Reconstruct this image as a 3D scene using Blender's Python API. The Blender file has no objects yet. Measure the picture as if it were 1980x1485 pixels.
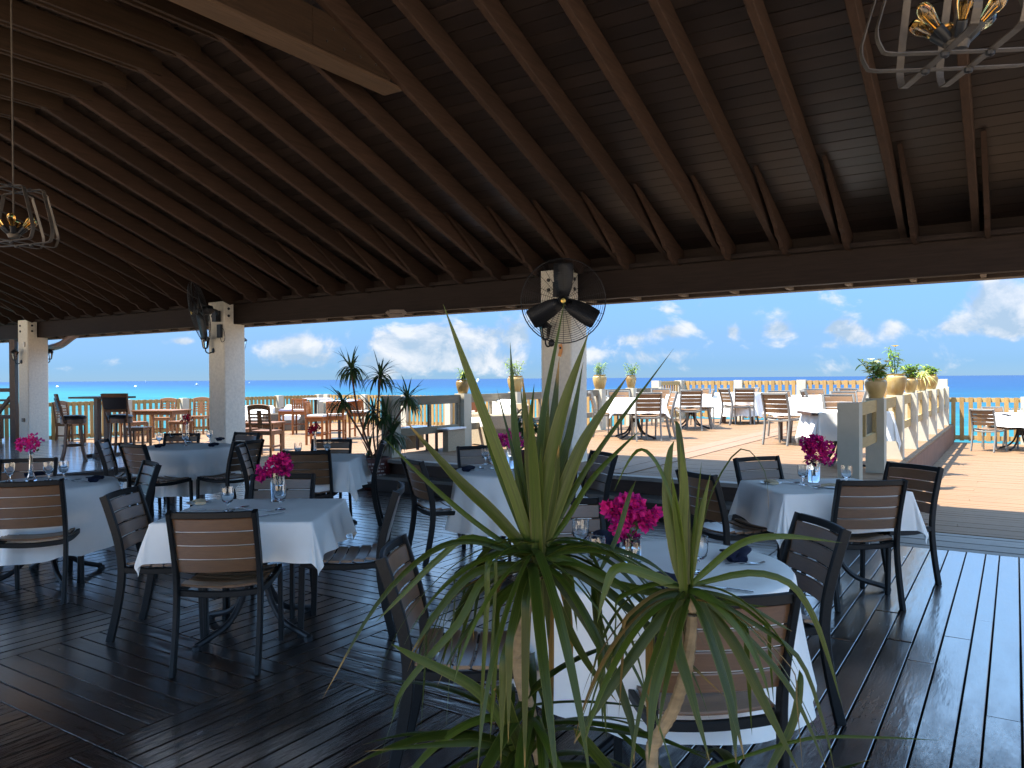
import bpy, math, random
from mathutils import Vector, Matrix
SC = bpy.context.scene
COL = SC.collection
R = math.radians
PI = math.pi
# ------------------------------------------------------------------ camera
EYE = 1.55
F = 1500.0
ANG = R(33)
FW = Vector((-math.sin(ANG), math.cos(ANG), 0))
RT = Vector((math.cos(ANG), math.sin(ANG), 0))
UP = Vector((0, 0, 1))
pitch, roll = 0.007, 0.0068
f_ = FW * math.cos(pitch) - UP * math.sin(pitch)
u_ = UP * math.cos(pitch) + FW * math.sin(pitch)
r2 = RT * math.cos(roll) - u_ * math.sin(roll)
u2 = u_ * math.cos(roll) + RT * math.sin(roll)
cam = bpy.data.cameras.new('camera')
cam.sensor_width = 36
cam.lens = 36 * F / 1980
cam.clip_start = 0.05
cam.clip_end = 60000
camo = bpy.data.objects.new('camera', cam)
COL.objects.link(camo)
mw = Matrix((r2, u2, -f_)).transposed().to_4x4()
mw.translation = (0, 0, EYE)
camo.matrix_world = mw
SC.camera = camo
# ------------------------------------------------------------------ world and sun
SUN = Vector((0.34, 0.28, -1.0)).normalized()      # travel direction of the sunlight
wld = bpy.data.worlds.new('World')
SC.world = wld
wld.use_nodes = True
nt = wld.node_tree
nt.nodes.clear()
def N(t, **k):
    n = nt.nodes.new(t)
    for a, b in k.items(): setattr(n, a, b)
    return n
def L(a, b): nt.links.new(a, b)
def M(op, a, b=None, c=None):
    n = N('ShaderNodeMath', operation=op)
    for i, v in enumerate((a, b, c)):
        if v is None: continue
        if isinstance(v, (int, float)): n.inputs[i].default_value = v
        else: L(v, n.inputs[i])
    return n.outputs[0]
sky = N('ShaderNodeTexSky', sky_type='NISHITA', sun_disc=False)
sky.sun_elevation = math.asin(-SUN.z)
sky.sun_rotation = math.atan2(-SUN.x, -SUN.y)
sky.altitude = 0
sky.air_density = 1.0
sky.dust_density = 0.0
sky.ozone_density = 3.0
tc = N('ShaderNodeTexCoord')
sx = N('ShaderNodeSeparateXYZ')
L(tc.outputs['Generated'], sx.inputs[0])
az = M('ARCTAN2', sx.outputs[0], sx.outputs[1])      # azimuth, 0 out to sea
el = sx.outputs[2]
cv = N('ShaderNodeCombineXYZ')
L(M('MULTIPLY', az, 7.5), cv.inputs[0])
L(M('MULTIPLY', el, 10.5), cv.inputs[1])
n1 = N('ShaderNodeTexNoise', noise_dimensions='3D')
n1.inputs['Scale'].default_value = 1.7
n1.inputs['Detail'].default_value = 9
n1.inputs['Roughness'].default_value = 0.60
n1.inputs['Distortion'].default_value = 0.35
L(cv.outputs[0], n1.inputs['Vector'])
def blob(a0, e0, wa, we, amp):                       # a heap of cumulus at azimuth a0, height e0
    da = M('DIVIDE', M('SUBTRACT', az, a0), wa)
    de = M('DIVIDE', M('SUBTRACT', el, e0), we)
    q = M('ADD', M('MULTIPLY', da, da), M('MULTIPLY', de, de))
    return M('MULTIPLY', M('EXPONENT', M('MULTIPLY', q, -1.0)), amp)
def ae(px, py):
    lat = (px - 990) / F
    v = RT * lat + FW + UP * ((732 - 0.0068 * (px - 990) - py) / F)
    v.normalize()
    return math.atan2(v.x, v.y), v.z
tot = None
for (px, py, wpx, wpy, amp) in [(560, 668, 75, 26, .20), (760, 650, 80, 30, .22), (900, 660, 110, 38, .27), (1010, 640, 60, 34, .2),
                                (680, 700, 190, 22, .17), (920, 704, 220, 22, .16), (1250, 690, 120, 14, .12),
                                (1215, 655, 45, 18, .24), (1305, 640, 40, 17, .25), (1415, 640, 17, 15, .26), (1515, 640, 32, 24, .30),
                                (1612, 632, 30, 22, .30), (1660, 648, 25, 16, .24), (1725, 635, 18, 18, .26), (1925, 585, 55, 48, .34), (1840, 632, 26, 14, .2), (1950, 635, 60, 20, .22), (1560, 668, 70, 9, .15),
                                (1330, 598, 90, 13, .13), (355, 660, 22, 7, .24), (430, 700, 40, 9, .15)]:
    a0, e0 = ae(px, py)
    b = blob(a0, e0, wpx / F, wpy / F, amp)
    tot = b if tot is None else M('ADD', tot, b)
high = M('MINIMUM', M('MULTIPLY', M('MAXIMUM', M('SUBTRACT', el, 0.13), 0.0), 0.6), 0.10)   # scattered cloud goes on overhead, thickened out of view to brighten the interior
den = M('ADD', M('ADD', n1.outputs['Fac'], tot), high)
mr = N('ShaderNodeMapRange', interpolation_type='SMOOTHSTEP')
mr.inputs['From Min'].default_value = 0.585
mr.inputs['From Max'].default_value = 0.76
L(den, mr.inputs['Value'])
cl = M('MULTIPLY', mr.outputs[0], 0.86)
# cloud shading: sample the field a little higher up, brighter rims
cv2 = N('ShaderNodeVectorMath', operation='ADD')
L(cv.outputs[0], cv2.inputs[0])
cv2.inputs[1].default_value = (0.10, 0.20, 0)
n2 = N('ShaderNodeTexNoise', noise_dimensions='3D')
for k, v in (('Scale', 1.7), ('Detail', 9), ('Roughness', 0.60), ('Distortion', 0.35)): n2.inputs[k].default_value = v
L(cv2.outputs[0], n2.inputs['Vector'])
sh = N('ShaderNodeMapRange')
sh.inputs['From Min'].default_value = -0.08
sh.inputs['From Max'].default_value = 0.13
L(M('SUBTRACT', n1.outputs['Fac'], n2.outputs['Fac']), sh.inputs['Value'])
cc = N('ShaderNodeMixRGB')
cc.inputs[1].default_value = (.32, .42, .53, 1)
cc.inputs[2].default_value = (.65, .66, .68, 1)
L(sh.outputs[0], cc.inputs[0])
# clear-air colour: the physical sky, dimmed and bluer toward the sea line
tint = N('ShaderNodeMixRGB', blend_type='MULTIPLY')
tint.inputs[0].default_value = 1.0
tr_ = N('ShaderNodeValToRGB')                        # low sky dimmed, unseen overhead sky left brighter to light the interior
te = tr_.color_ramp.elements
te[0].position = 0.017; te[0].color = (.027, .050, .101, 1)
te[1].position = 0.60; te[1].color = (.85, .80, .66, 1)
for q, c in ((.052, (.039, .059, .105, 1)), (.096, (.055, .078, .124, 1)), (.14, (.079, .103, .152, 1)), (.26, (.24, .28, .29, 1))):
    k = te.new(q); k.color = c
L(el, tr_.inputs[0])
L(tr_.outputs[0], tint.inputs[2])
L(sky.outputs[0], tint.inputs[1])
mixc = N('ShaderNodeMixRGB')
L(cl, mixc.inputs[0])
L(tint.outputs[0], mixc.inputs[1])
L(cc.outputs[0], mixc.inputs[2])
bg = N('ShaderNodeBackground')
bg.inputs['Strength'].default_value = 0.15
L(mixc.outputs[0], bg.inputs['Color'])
wo = N('ShaderNodeOutputWorld')
L(bg.outputs[0], wo.inputs['Surface'])
sl = bpy.data.lights.new('sun', 'SUN')
sl.energy = 2.0
sl.angle = R(0.53)
sl.color = (1.0, 0.94, 0.84)
so = bpy.data.objects.new('sun', sl)
COL.objects.link(so)
so.location = (-8, -8, 20)
so.rotation_euler = SUN.to_track_quat('-Z', 'Y').to_euler()
SC.view_settings.view_transform = 'Standard'
SC.view_settings.look = 'None'
SC.view_settings.exposure = 3.35
SC.view_settings.gamma = 1
SC.view_settings.use_curve_mapping = False
SC.cycles.use_denoising = True
SC.cycles.max_bounces = 10
SC.cycles.diffuse_bounces = 5
SC.cycles.glossy_bounces = 4
SC.cycles.transmission_bounces = 8
SC.cycles.caustics_reflective = False
SC.cycles.caustics_refractive = False
SC.cycles.sample_clamp_indirect = 6
# ------------------------------------------------------------------ coordinate helpers
def hor(px): return 732 - 0.0068 * (px - 990)
def C(lat, d, z=0.0): return FW * d + RT * lat + UP * z
def pix(px, py, d): return C((px - 990) / F * d, d, EYE + (hor(px) - py) / F * d)
def flo(px, py, z=0.0):
    d = F * (EYE - z) / (py - hor(px))
    return C((px - 990) / F * d, d, z)
def hrot(h): return ANG - R(h)                      # heading in the camera's frame -> rotation about z
# ------------------------------------------------------------------ materials
MAT = {}
def mat(name, col, rough=0.5, spec=0.5, metal=0.0, var=0.15, scale=6.0, stretch=(1, 1, 1), bump=0.0, coat=0.0, rnd=0.0, detail=5, trans=0.0, ior=1.45, sub=None, bdist=0.01, col2=None, rvar=0.0, crough=0.12, cior=1.5, coords='Object'):
    m = bpy.data.materials.new(name)
    m.use_nodes = True
    t = m.node_tree
    p = t.nodes['Principled BSDF']
    p.inputs['Roughness'].default_value = rough
    p.inputs['Specular IOR Level'].default_value = spec
    p.inputs['Metallic'].default_value = metal
    p.inputs['Coat Weight'].default_value = coat
    p.inputs['Coat Roughness'].default_value = crough
    p.inputs['Coat IOR'].default_value = cior
    p.inputs['IOR'].default_value = ior
    if trans: p.inputs['Transmission Weight'].default_value = trans
    tcn = t.nodes.new('ShaderNodeTexCoord')
    mp = t.nodes.new('ShaderNodeMapping')
    mp.inputs['Scale'].default_value = stretch
    t.links.new(tcn.outputs[coords], mp.inputs['Vector'])
    oi = t.nodes.new('ShaderNodeObjectInfo')
    ad = t.nodes.new('ShaderNodeVectorMath')
    ad.operation = 'ADD'
    sc = t.nodes.new('ShaderNodeVectorMath')
    sc.operation = 'SCALE'
    cb = t.nodes.new('ShaderNodeCombineXYZ')
    t.links.new(oi.outputs['Random'], cb.inputs[0])
    t.links.new(oi.outputs['Random'], cb.inputs[1])
    t.links.new(cb.outputs[0], sc.inputs[0])
    sc.inputs['Scale'].default_value = 37.0
    t.links.new(mp.outputs[0], ad.inputs[0])
    t.links.new(sc.outputs[0], ad.inputs[1])
    nz = t.nodes.new('ShaderNodeTexNoise')
    nz.inputs['Scale'].default_value = scale
    nz.inputs['Detail'].default_value = detail
    nz.inputs['Roughness'].default_value = 0.6
    t.links.new(ad.outputs[0], nz.inputs['Vector'])
    rp = t.nodes.new('ShaderNodeValToRGB')
    c2 = col2 or tuple(min(1, c * (1 + var)) for c in col)
    c1 = tuple(c * (1 - var) for c in col)
    rp.color_ramp.elements[0].position = 0.3
    rp.color_ramp.elements[1].position = 0.7
    rp.color_ramp.elements[0].color = (*c1, 1)
    rp.color_ramp.elements[1].color = (*c2, 1)
    t.links.new(nz.outputs['Fac'], rp.inputs[0])
    out = rp.outputs[0]
    if rnd:
        hs = t.nodes.new('ShaderNodeHueSaturation')
        ma = t.nodes.new('ShaderNodeMapRange')
        ma.inputs['To Min'].default_value = 1 - rnd
        ma.inputs['To Max'].default_value = 1 + rnd
        t.links.new(oi.outputs['Random'], ma.inputs['Value'])
        t.links.new(ma.outputs[0], hs.inputs['Value'])
        t.links.new(out, hs.inputs['Color'])
        out = hs.outputs[0]
    t.links.new(out, p.inputs['Base Color'])
    if rvar:
        ma = t.nodes.new('ShaderNodeMapRange')
        ma.inputs['To Min'].default_value = max(0.02, rough - rvar)
        ma.inputs['To Max'].default_value = rough + rvar
        t.links.new(nz.outputs['Fac'], ma.inputs['Value'])
        t.links.new(ma.outputs[0], p.inputs['Roughness'])
    if bump:
        bp = t.nodes.new('ShaderNodeBump')
        bp.inputs['Strength'].default_value = bump
        bp.inputs['Distance'].default_value = bdist
        t.links.new(nz.outputs['Fac'], bp.inputs['Height'])
        t.links.new(bp.outputs[0], p.inputs['Normal'])
    if sub: # thin leaf or petal: light passes through
        tr = t.nodes.new('ShaderNodeBsdfTranslucent')
        t.links.new(out, tr.inputs['Color'])
        mx = t.nodes.new('ShaderNodeMixShader')
        mx.inputs[0].default_value = sub
        o = t.nodes['Material Output']
        t.links.new(p.outputs[0], mx.inputs[1])
        t.links.new(tr.outputs[0], mx.inputs[2])
        t.links.new(mx.outputs[0], o.inputs['Surface'])
    MAT[name] = m
    return m
def glass(name, col=(0.95, 0.98, 1.0), rough=0.02):
    m = bpy.data.materials.new(name)
    m.use_nodes = True
    t = m.node_tree
    p = t.nodes['Principled BSDF']
    p.inputs['Base Color'].default_value = (*col, 1)
    p.inputs['Roughness'].default_value = rough
    p.inputs['Transmission Weight'].default_value = 1.0
    p.inputs['IOR'].default_value = 1.48
    MAT[name] = m
    return m
def floor_mat(name, col):
    m = bpy.data.materials.new(name); m.use_nodes = True; t = m.node_tree; p = t.nodes['Principled BSDF']
    def n(ty): return t.nodes.new(ty)
    def lk(x, y): t.links.new(x, y)
    tcn = n('ShaderNodeTexCoord'); oi = n('ShaderNodeObjectInfo')
    rv = n('ShaderNodeMath'); rv.operation = 'MULTIPLY'; rv.inputs[1].default_value = 61; lk(oi.outputs['Random'], rv.inputs[0])
    def noise(scale, st, det, rough=.6):
        mp = n('ShaderNodeMapping'); mp.inputs['Scale'].default_value = st; lk(tcn.outputs['Object'], mp.inputs[0])
        z = n('ShaderNodeTexNoise'); z.noise_dimensions = '4D'; z.inputs['Scale'].default_value = scale; z.inputs['Detail'].default_value = det; z.inputs['Roughness'].default_value = rough
        lk(mp.outputs[0], z.inputs['Vector']); lk(rv.outputs[0], z.inputs['W']); return z.outputs['Fac']
    grain = noise(5, (1.3, 24, 8), 6)
    wave = noise(3.2, (1.0, 5.0, 1), 3)
    wear = noise(4.5, (.8, 2.6, 1), 9, .72)
    fleck = noise(26, (.6, 2.2, 1), 3)
    rp = n('ShaderNodeValToRGB'); e = rp.color_ramp.elements
    e[0].position = .3; e[0].color = (*[c * .55 for c in col], 1); e[1].position = .7; e[1].color = (*[c * 1.5 for c in col], 1); lk(grain, rp.inputs[0])
    wm = n('ShaderNodeMapRange'); wm.inputs['From Min'].default_value = .71; wm.inputs['From Max'].default_value = .77; lk(wear, wm.inputs[0])
    mx = n('ShaderNodeMixRGB'); mx.inputs[2].default_value = (.075, .055, .042, 1); lk(wm.outputs[0], mx.inputs[0]); lk(rp.outputs[0], mx.inputs[1])
    hs = n('ShaderNodeHueSaturation'); hv = n('ShaderNodeMapRange'); hv.inputs['To Min'].default_value = .6; hv.inputs['To Max'].default_value = 1.4
    lk(oi.outputs['Random'], hv.inputs[0]); lk(hv.outputs[0], hs.inputs['Value']); lk(mx.outputs[0], hs.inputs['Color']); lk(hs.outputs[0], p.inputs['Base Color'])
    ro = n('ShaderNodeMapRange'); ro.inputs['From Min'].default_value = .35; ro.inputs['From Max'].default_value = .68; ro.inputs['To Min'].default_value = .11; ro.inputs['To Max'].default_value = .28; lk(wear, ro.inputs[0])
    lk(ro.outputs[0], p.inputs['Coat Roughness']); p.inputs['Roughness'].default_value = .35
    p.inputs['Coat IOR'].default_value = 3.2; p.inputs['IOR'].default_value = 1.6
    cw = n('ShaderNodeMapRange'); cw.inputs['From Min'].default_value = .70; cw.inputs['From Max'].default_value = .78; cw.inputs['To Min'].default_value = 1; cw.inputs['To Max'].default_value = .15
    lk(wear, cw.inputs[0]); lk(cw.outputs[0], p.inputs['Coat Weight'])
    def bump(src, st, dist, prev=None):
        q = n('ShaderNodeBump'); q.inputs['Strength'].default_value = st; q.inputs['Distance'].default_value = dist; lk(src, q.inputs['Height'])
        if prev: lk(prev, q.inputs['Normal'])
        return q.outputs[0]
    b1 = bump(wave, 1.0, .0035); b2 = bump(grain, .5, .0007, b1); b3 = bump(fleck, .12, .0005, b2)
    lk(b3, p.inputs['Normal']); lk(b3, p.inputs['Coat Normal'])
    MAT[name] = m
floor_mat('floor_wood', (0.016, 0.0095, 0.0075))
mat('platform_wood', (0.05, 0.03, 0.022), rough=0.25, spec=0.9, var=0.3, scale=5, stretch=(1.6, 26, 10), bump=0.2, bdist=0.0006, coat=0.9, ior=1.7)
mat('gap_dark', (0.012, 0.009, 0.008), rough=0.9, spec=0.1)
mat('weathered_board', (0.20, 0.185, 0.165), rough=0.6, var=0.35, scale=4, stretch=(1.2, 22, 8), bump=0.4, rnd=0.12)
mat('deck_board', (0.1708, 0.1006, 0.0526), rough=0.65, spec=0.3, var=0.16, scale=3.5, stretch=(0.5, 9, 4), bump=0.15, bdist=0.006, rnd=0.05)
mat('deck_border', (0.1740, 0.1059, 0.0650), rough=0.65, spec=0.3, var=0.15, scale=3.5, stretch=(9, 0.5, 4), bump=0.15)
mat('deck_side', (0.1447, 0.0774, 0.0504), rough=0.8, var=0.15, scale=4)
mat('step_dark', (0.035, 0.02, 0.014), rough=0.5, var=0.3, scale=4, stretch=(1, 14, 8))
mat('step_tread', (0.17, 0.16, 0.145), rough=0.6, var=0.25, scale=5, stretch=(1, 16, 8))
mat('stucco', (0.72, 0.68, 0.59), rough=0.9, spec=0.2, var=0.10, scale=22, bump=0.5, bdist=0.006)
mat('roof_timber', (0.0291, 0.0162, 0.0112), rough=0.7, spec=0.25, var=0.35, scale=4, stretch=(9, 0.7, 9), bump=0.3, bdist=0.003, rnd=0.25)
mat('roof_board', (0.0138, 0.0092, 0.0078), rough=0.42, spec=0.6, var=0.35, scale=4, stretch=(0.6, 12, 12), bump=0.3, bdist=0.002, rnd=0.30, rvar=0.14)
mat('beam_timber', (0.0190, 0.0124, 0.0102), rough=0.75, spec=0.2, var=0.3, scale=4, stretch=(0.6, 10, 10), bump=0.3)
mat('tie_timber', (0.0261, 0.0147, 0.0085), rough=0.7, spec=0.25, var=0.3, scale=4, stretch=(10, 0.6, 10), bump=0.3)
mat('tie_underlit', (0.0711, 0.0450, 0.0293), rough=0.7, spec=0.25, var=0.25, scale=4, stretch=(10, 0.6, 10), bump=0.3)
mat('fascia_paint', (0.16, 0.125, 0.10), rough=0.7, var=0.15, scale=6)
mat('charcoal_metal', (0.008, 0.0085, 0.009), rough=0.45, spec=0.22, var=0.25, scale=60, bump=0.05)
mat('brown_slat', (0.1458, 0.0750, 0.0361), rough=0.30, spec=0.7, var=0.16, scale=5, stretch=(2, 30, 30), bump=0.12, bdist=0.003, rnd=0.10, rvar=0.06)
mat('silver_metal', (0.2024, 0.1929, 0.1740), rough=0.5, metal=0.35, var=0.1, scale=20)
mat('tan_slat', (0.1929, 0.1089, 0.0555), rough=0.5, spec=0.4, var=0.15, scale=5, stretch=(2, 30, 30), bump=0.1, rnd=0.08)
mat('cloth', (0.88, 0.865, 0.83), rough=0.85, spec=0.15, var=0.03, scale=7, bump=0.30, bdist=0.012, sub=0.12, detail=4)
mat('navy_cloth', (0.014, 0.017, 0.035), rough=0.9, spec=0.15, var=0.2, scale=60, bump=0.2)
mat('iron', (0.018, 0.018, 0.02), rough=0.45, spec=0.5, metal=0.3, var=0.3, scale=40, bump=0.15)
mat('steel', (0.62, 0.62, 0.62), rough=0.18, metal=1.0, var=0.05, scale=20)
glass('clear_glass')
glass('lamp_glass', (0.9, 0.9, 0.85), 0.05)
glass('amber_glass', (1.0, 0.62, 0.2), 0.03)
mat('water_in_vase', (0.85, 0.9, 0.95), rough=0.02, trans=1.0, ior=1.33, var=0.0)
mat('bract', (0.70, 0.018, 0.20), rough=0.6, spec=0.2, var=0.25, scale=30, sub=0.35)
mat('bract_dark', (0.42, 0.010, 0.17), rough=0.6, spec=0.2, var=0.3, scale=30, sub=0.35)
mat('bract_pink', (0.75, 0.05, 0.36), rough=0.6, spec=0.2, var=0.25, scale=30, sub=0.35)
mat('bract_red', (0.45, 0.015, 0.05), rough=0.6, spec=0.2, var=0.25, scale=30, sub=0.35)
mat('leaf_green', (0.078, 0.125, 0.020), rough=0.28, spec=0.7, var=0.45, scale=5, stretch=(1, 1, 1), rnd=0.25, sub=0.22)
def leaf_mat(name, col, edge, tip, rough=.36, spec=.35, sub=.3):
    m = bpy.data.materials.new(name); m.use_nodes = True; t = m.node_tree; p = t.nodes['Principled BSDF']
    def n(ty): return t.nodes.new(ty)
    uv = n('ShaderNodeUVMap'); sp = n('ShaderNodeSeparateXYZ'); t.links.new(uv.outputs[0], sp.inputs[0])
    oi = n('ShaderNodeObjectInfo')
    mp = n('ShaderNodeMapping'); mp.inputs['Scale'].default_value = (16, 1.1, 1); t.links.new(uv.outputs[0], mp.inputs[0])
    nz = n('ShaderNodeTexNoise'); nz.noise_dimensions = '4D'; nz.inputs['Scale'].default_value = 1.6; nz.inputs['Detail'].default_value = 6
    t.links.new(mp.outputs[0], nz.inputs['Vector'])
    w = n('ShaderNodeMath'); w.operation = 'MULTIPLY'; w.inputs[1].default_value = 50; t.links.new(oi.outputs['Random'], w.inputs[0]); t.links.new(w.outputs[0], nz.inputs['W'])
    r1 = n('ShaderNodeValToRGB'); r1.color_ramp.elements[0].position = .32; r1.color_ramp.elements[1].position = .68
    r1.color_ramp.elements[0].color = (*[c * .62 for c in col], 1); r1.color_ramp.elements[1].color = (*[c * 1.45 for c in col], 1)
    t.links.new(nz.outputs['Fac'], r1.inputs[0])
    hs = n('ShaderNodeHueSaturation'); mr_ = n('ShaderNodeMapRange'); mr_.inputs['To Min'].default_value = .65; mr_.inputs['To Max'].default_value = 1.35
    t.links.new(oi.outputs['Random'], mr_.inputs[0]); t.links.new(mr_.outputs[0], hs.inputs['Value']); t.links.new(r1.outputs[0], hs.inputs['Color'])
    # paler margins
    a = n('ShaderNodeMath'); a.operation = 'SUBTRACT'; a.inputs[1].default_value = .5; t.links.new(sp.outputs[0], a.inputs[0])
    b = n('ShaderNodeMath'); b.operation = 'ABSOLUTE'; t.links.new(a.outputs[0], b.inputs[0])
    e = n('ShaderNodeMapRange'); e.inputs['From Min'].default_value = .40; e.inputs['From Max'].default_value = .5; t.links.new(b.outputs[0], e.inputs[0])
    m1 = n('ShaderNodeMixRGB'); m1.inputs[2].default_value = (*edge, 1); t.links.new(e.outputs[0], m1.inputs[0]); t.links.new(hs.outputs[0], m1.inputs[1])
    # scorched tip, uneven from leaf to leaf, and a few brown flecks
    k = n('ShaderNodeMapRange'); k.inputs['To Min'].default_value = .90; k.inputs['To Max'].default_value = 1.08; t.links.new(oi.outputs['Random'], k.inputs[0])
    n3 = n('ShaderNodeTexNoise'); n3.inputs['Scale'].default_value = 14; t.links.new(uv.outputs[0], n3.inputs['Vector'])
    q = n('ShaderNodeMath'); q.operation = 'MULTIPLY_ADD'; q.inputs[1].default_value = .12; t.links.new(n3.outputs['Fac'], q.inputs[0]); t.links.new(sp.outputs[1], q.inputs[2])
    g = n('ShaderNodeMath'); g.operation = 'SUBTRACT'; t.links.new(q.outputs[0], g.inputs[0]); t.links.new(k.outputs[0], g.inputs[1])
    h = n('ShaderNodeMapRange'); h.inputs['From Min'].default_value = .03; h.inputs['From Max'].default_value = .10; t.links.new(g.outputs[0], h.inputs[0])
    m2 = n('ShaderNodeMixRGB'); m2.inputs[2].default_value = (*tip, 1); t.links.new(h.outputs[0], m2.inputs[0]); t.links.new(m1.outputs[0], m2.inputs[1])
    t.links.new(m2.outputs[0], p.inputs['Base Color'])
    p.inputs['Roughness'].default_value = rough; p.inputs['Specular IOR Level'].default_value = spec
    bp = n('ShaderNodeBump'); bp.inputs['Strength'].default_value = .35; bp.inputs['Distance'].default_value = .002
    t.links.new(nz.outputs['Fac'], bp.inputs['Height']); t.links.new(bp.outputs[0], p.inputs['Normal'])
    tr = n('ShaderNodeBsdfTranslucent'); t.links.new(m2.outputs[0], tr.inputs['Color'])
    mx = n('ShaderNodeMixShader'); mx.inputs[0].default_value = sub
    t.links.new(p.outputs[0], mx.inputs[1]); t.links.new(tr.outputs[0], mx.inputs[2]); t.links.new(mx.outputs[0], t.nodes['Material Output'].inputs['Surface'])
    MAT[name] = m
leaf_mat('leaf_strap', (0.050, 0.072, 0.0085), (0.11, 0.115, 0.025), (0.30, 0.18, 0.05), sub=.38)
leaf_mat('leaf_dry', (0.16, 0.10, 0.03), (0.20, 0.14, 0.05), (0.26, 0.17, 0.07), rough=.6, spec=.15)
mat('leaf_tip', (0.42, 0.27, 0.07), rough=0.55, spec=0.3, var=0.35, scale=20, sub=0.2, rnd=0.2)
mat('leaf_dark', (0.050, 0.095, 0.032), rough=0.4, spec=0.5, var=0.4, scale=8, rnd=0.2, sub=0.15)
mat('leaf_lime', (0.26, 0.33, 0.035), rough=0.45, spec=0.4, var=0.4, scale=14, sub=0.3, rnd=0.15)
mat('leaf_mid', (0.13, 0.24, 0.03), rough=0.45, spec=0.4, var=0.4, scale=14, sub=0.3, rnd=0.15)
mat('leaf_cream', (0.50, 0.50, 0.17), rough=0.5, spec=0.3, var=0.2, scale=14, sub=0.3)
mat('petal_yellow', (0.72, 0.48, 0.02), rough=0.5, var=0.1, scale=20, sub=0.3)
mat('petal_white', (0.80, 0.78, 0.62), rough=0.5, var=0.1, scale=20, sub=0.3)
mat('trunk_tan', (0.22, 0.16, 0.09), rough=0.8, var=0.35, scale=12, stretch=(1, 1, 3), bump=0.6)
mat('trunk_red', (0.16, 0.075, 0.045), rough=0.8, var=0.35, scale=12, stretch=(1, 1, 4), bump=0.5)
mat('pot_glaze', (0.2923, 0.1571, 0.0402), rough=0.32, spec=0.6, var=0.35, scale=5, stretch=(1, 1, 0.5), rnd=0.18, col2=(0.46, 0.33, 0.13))
mat('pot_red', (0.07, 0.014, 0.012), rough=0.3, spec=0.6, var=0.3, scale=6)
mat('pot_stripe', (0.45, 0.40, 0.38), rough=0.5, var=0.2, scale=30)
mat('soil', (0.03, 0.02, 0.014), rough=0.95, var=0.3, scale=40)
mat('pine_slat', (0.3289, 0.2010, 0.0731), rough=0.7, spec=0.25, var=0.18, scale=4, stretch=(14, 14, 1), rnd=0.14)
mat('pine_rail', (0.3654, 0.2558, 0.1096), rough=0.7, spec=0.25, var=0.12, scale=4, stretch=(1, 12, 12), rnd=0.08)
mat('rail_grey', (0.1929, 0.1593, 0.1110), rough=0.75, spec=0.2, var=0.2, scale=4, stretch=(1, 12, 12), rnd=0.1)
mat('post_white', (0.4312, 0.3946, 0.3111), rough=0.75, spec=0.3, var=0.05, scale=8)
mat('teak', (0.1740, 0.0774, 0.0314), rough=0.5, spec=0.4, var=0.22, scale=5, stretch=(3, 3, 18), rnd=0.12)
mat('orange_wood', (0.2507, 0.0818, 0.0219), rough=0.45, spec=0.4, var=0.18, scale=5, stretch=(3, 3, 14), rnd=0.1)
mat('dark_wood', (0.065, 0.032, 0.02), rough=0.4, spec=0.5, var=0.3, scale=5, stretch=(3, 3, 18))
mat('stool_wood', (0.15, 0.072, 0.038), rough=0.38, spec=0.5, var=0.25, scale=5, stretch=(3, 3, 18))
mat('leather', (0.016, 0.015, 0.02), rough=0.35, spec=0.5, var=0.2, scale=40, bump=0.1)
mat('cushion_white', (0.80, 0.78, 0.74), rough=0.9, spec=0.1, var=0.04, scale=30)
mat('cushion_lilac', (0.264, 0.264, 0.383), rough=0.9, spec=0.1, var=0.06, scale=30)
mat('wicker', (0.1301, 0.1037, 0.0796), rough=0.8, spec=0.2, var=0.3, scale=60, stretch=(1, 1, 2), bump=0.6)
mat('wicker_pale', (0.33, 0.27, 0.19), rough=0.8, spec=0.2, var=0.25, scale=60, stretch=(1, 1, 2), bump=0.6)
mat('white_top', (0.74, 0.76, 0.80), rough=0.25, spec=0.5, var=0.03, scale=8)
mat('boat_white', (0.80, 0.80, 0.80), rough=0.4, var=0.03, scale=2)
mat('fan_black', (0.010, 0.011, 0.014), rough=0.45, spec=0.4, var=0.2, scale=30)
mat('brass', (0.55, 0.38, 0.10), rough=0.3, metal=1.0, var=0.1, scale=20)
mat('strap_metal', (0.065, 0.054, 0.044), rough=0.5, metal=0.3, var=0.35, scale=12, bump=0.15)
mat('white_plastic', (0.72, 0.70, 0.66), rough=0.5, var=0.03, scale=8)
mat('orange_plastic', (0.75, 0.33, 0.10), rough=0.5, var=0.1, scale=8)
mat('fascia_dark', (0.045, 0.032, 0.028), rough=0.7, spec=0.2, var=0.2, scale=6)
mat('gutter', (0.16, 0.10, 0.085), rough=0.4, spec=0.5, var=0.15, scale=8)
mat('wall_paint', (0.50, 0.40, 0.29), rough=0.9, var=0.1, scale=3)
mat('bounce_paving', (0.66, 0.50, 0.34), rough=0.9, var=0.12, scale=2)
mat('bread', (0.60, 0.47, 0.30), rough=0.9, var=0.15, scale=20)
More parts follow.
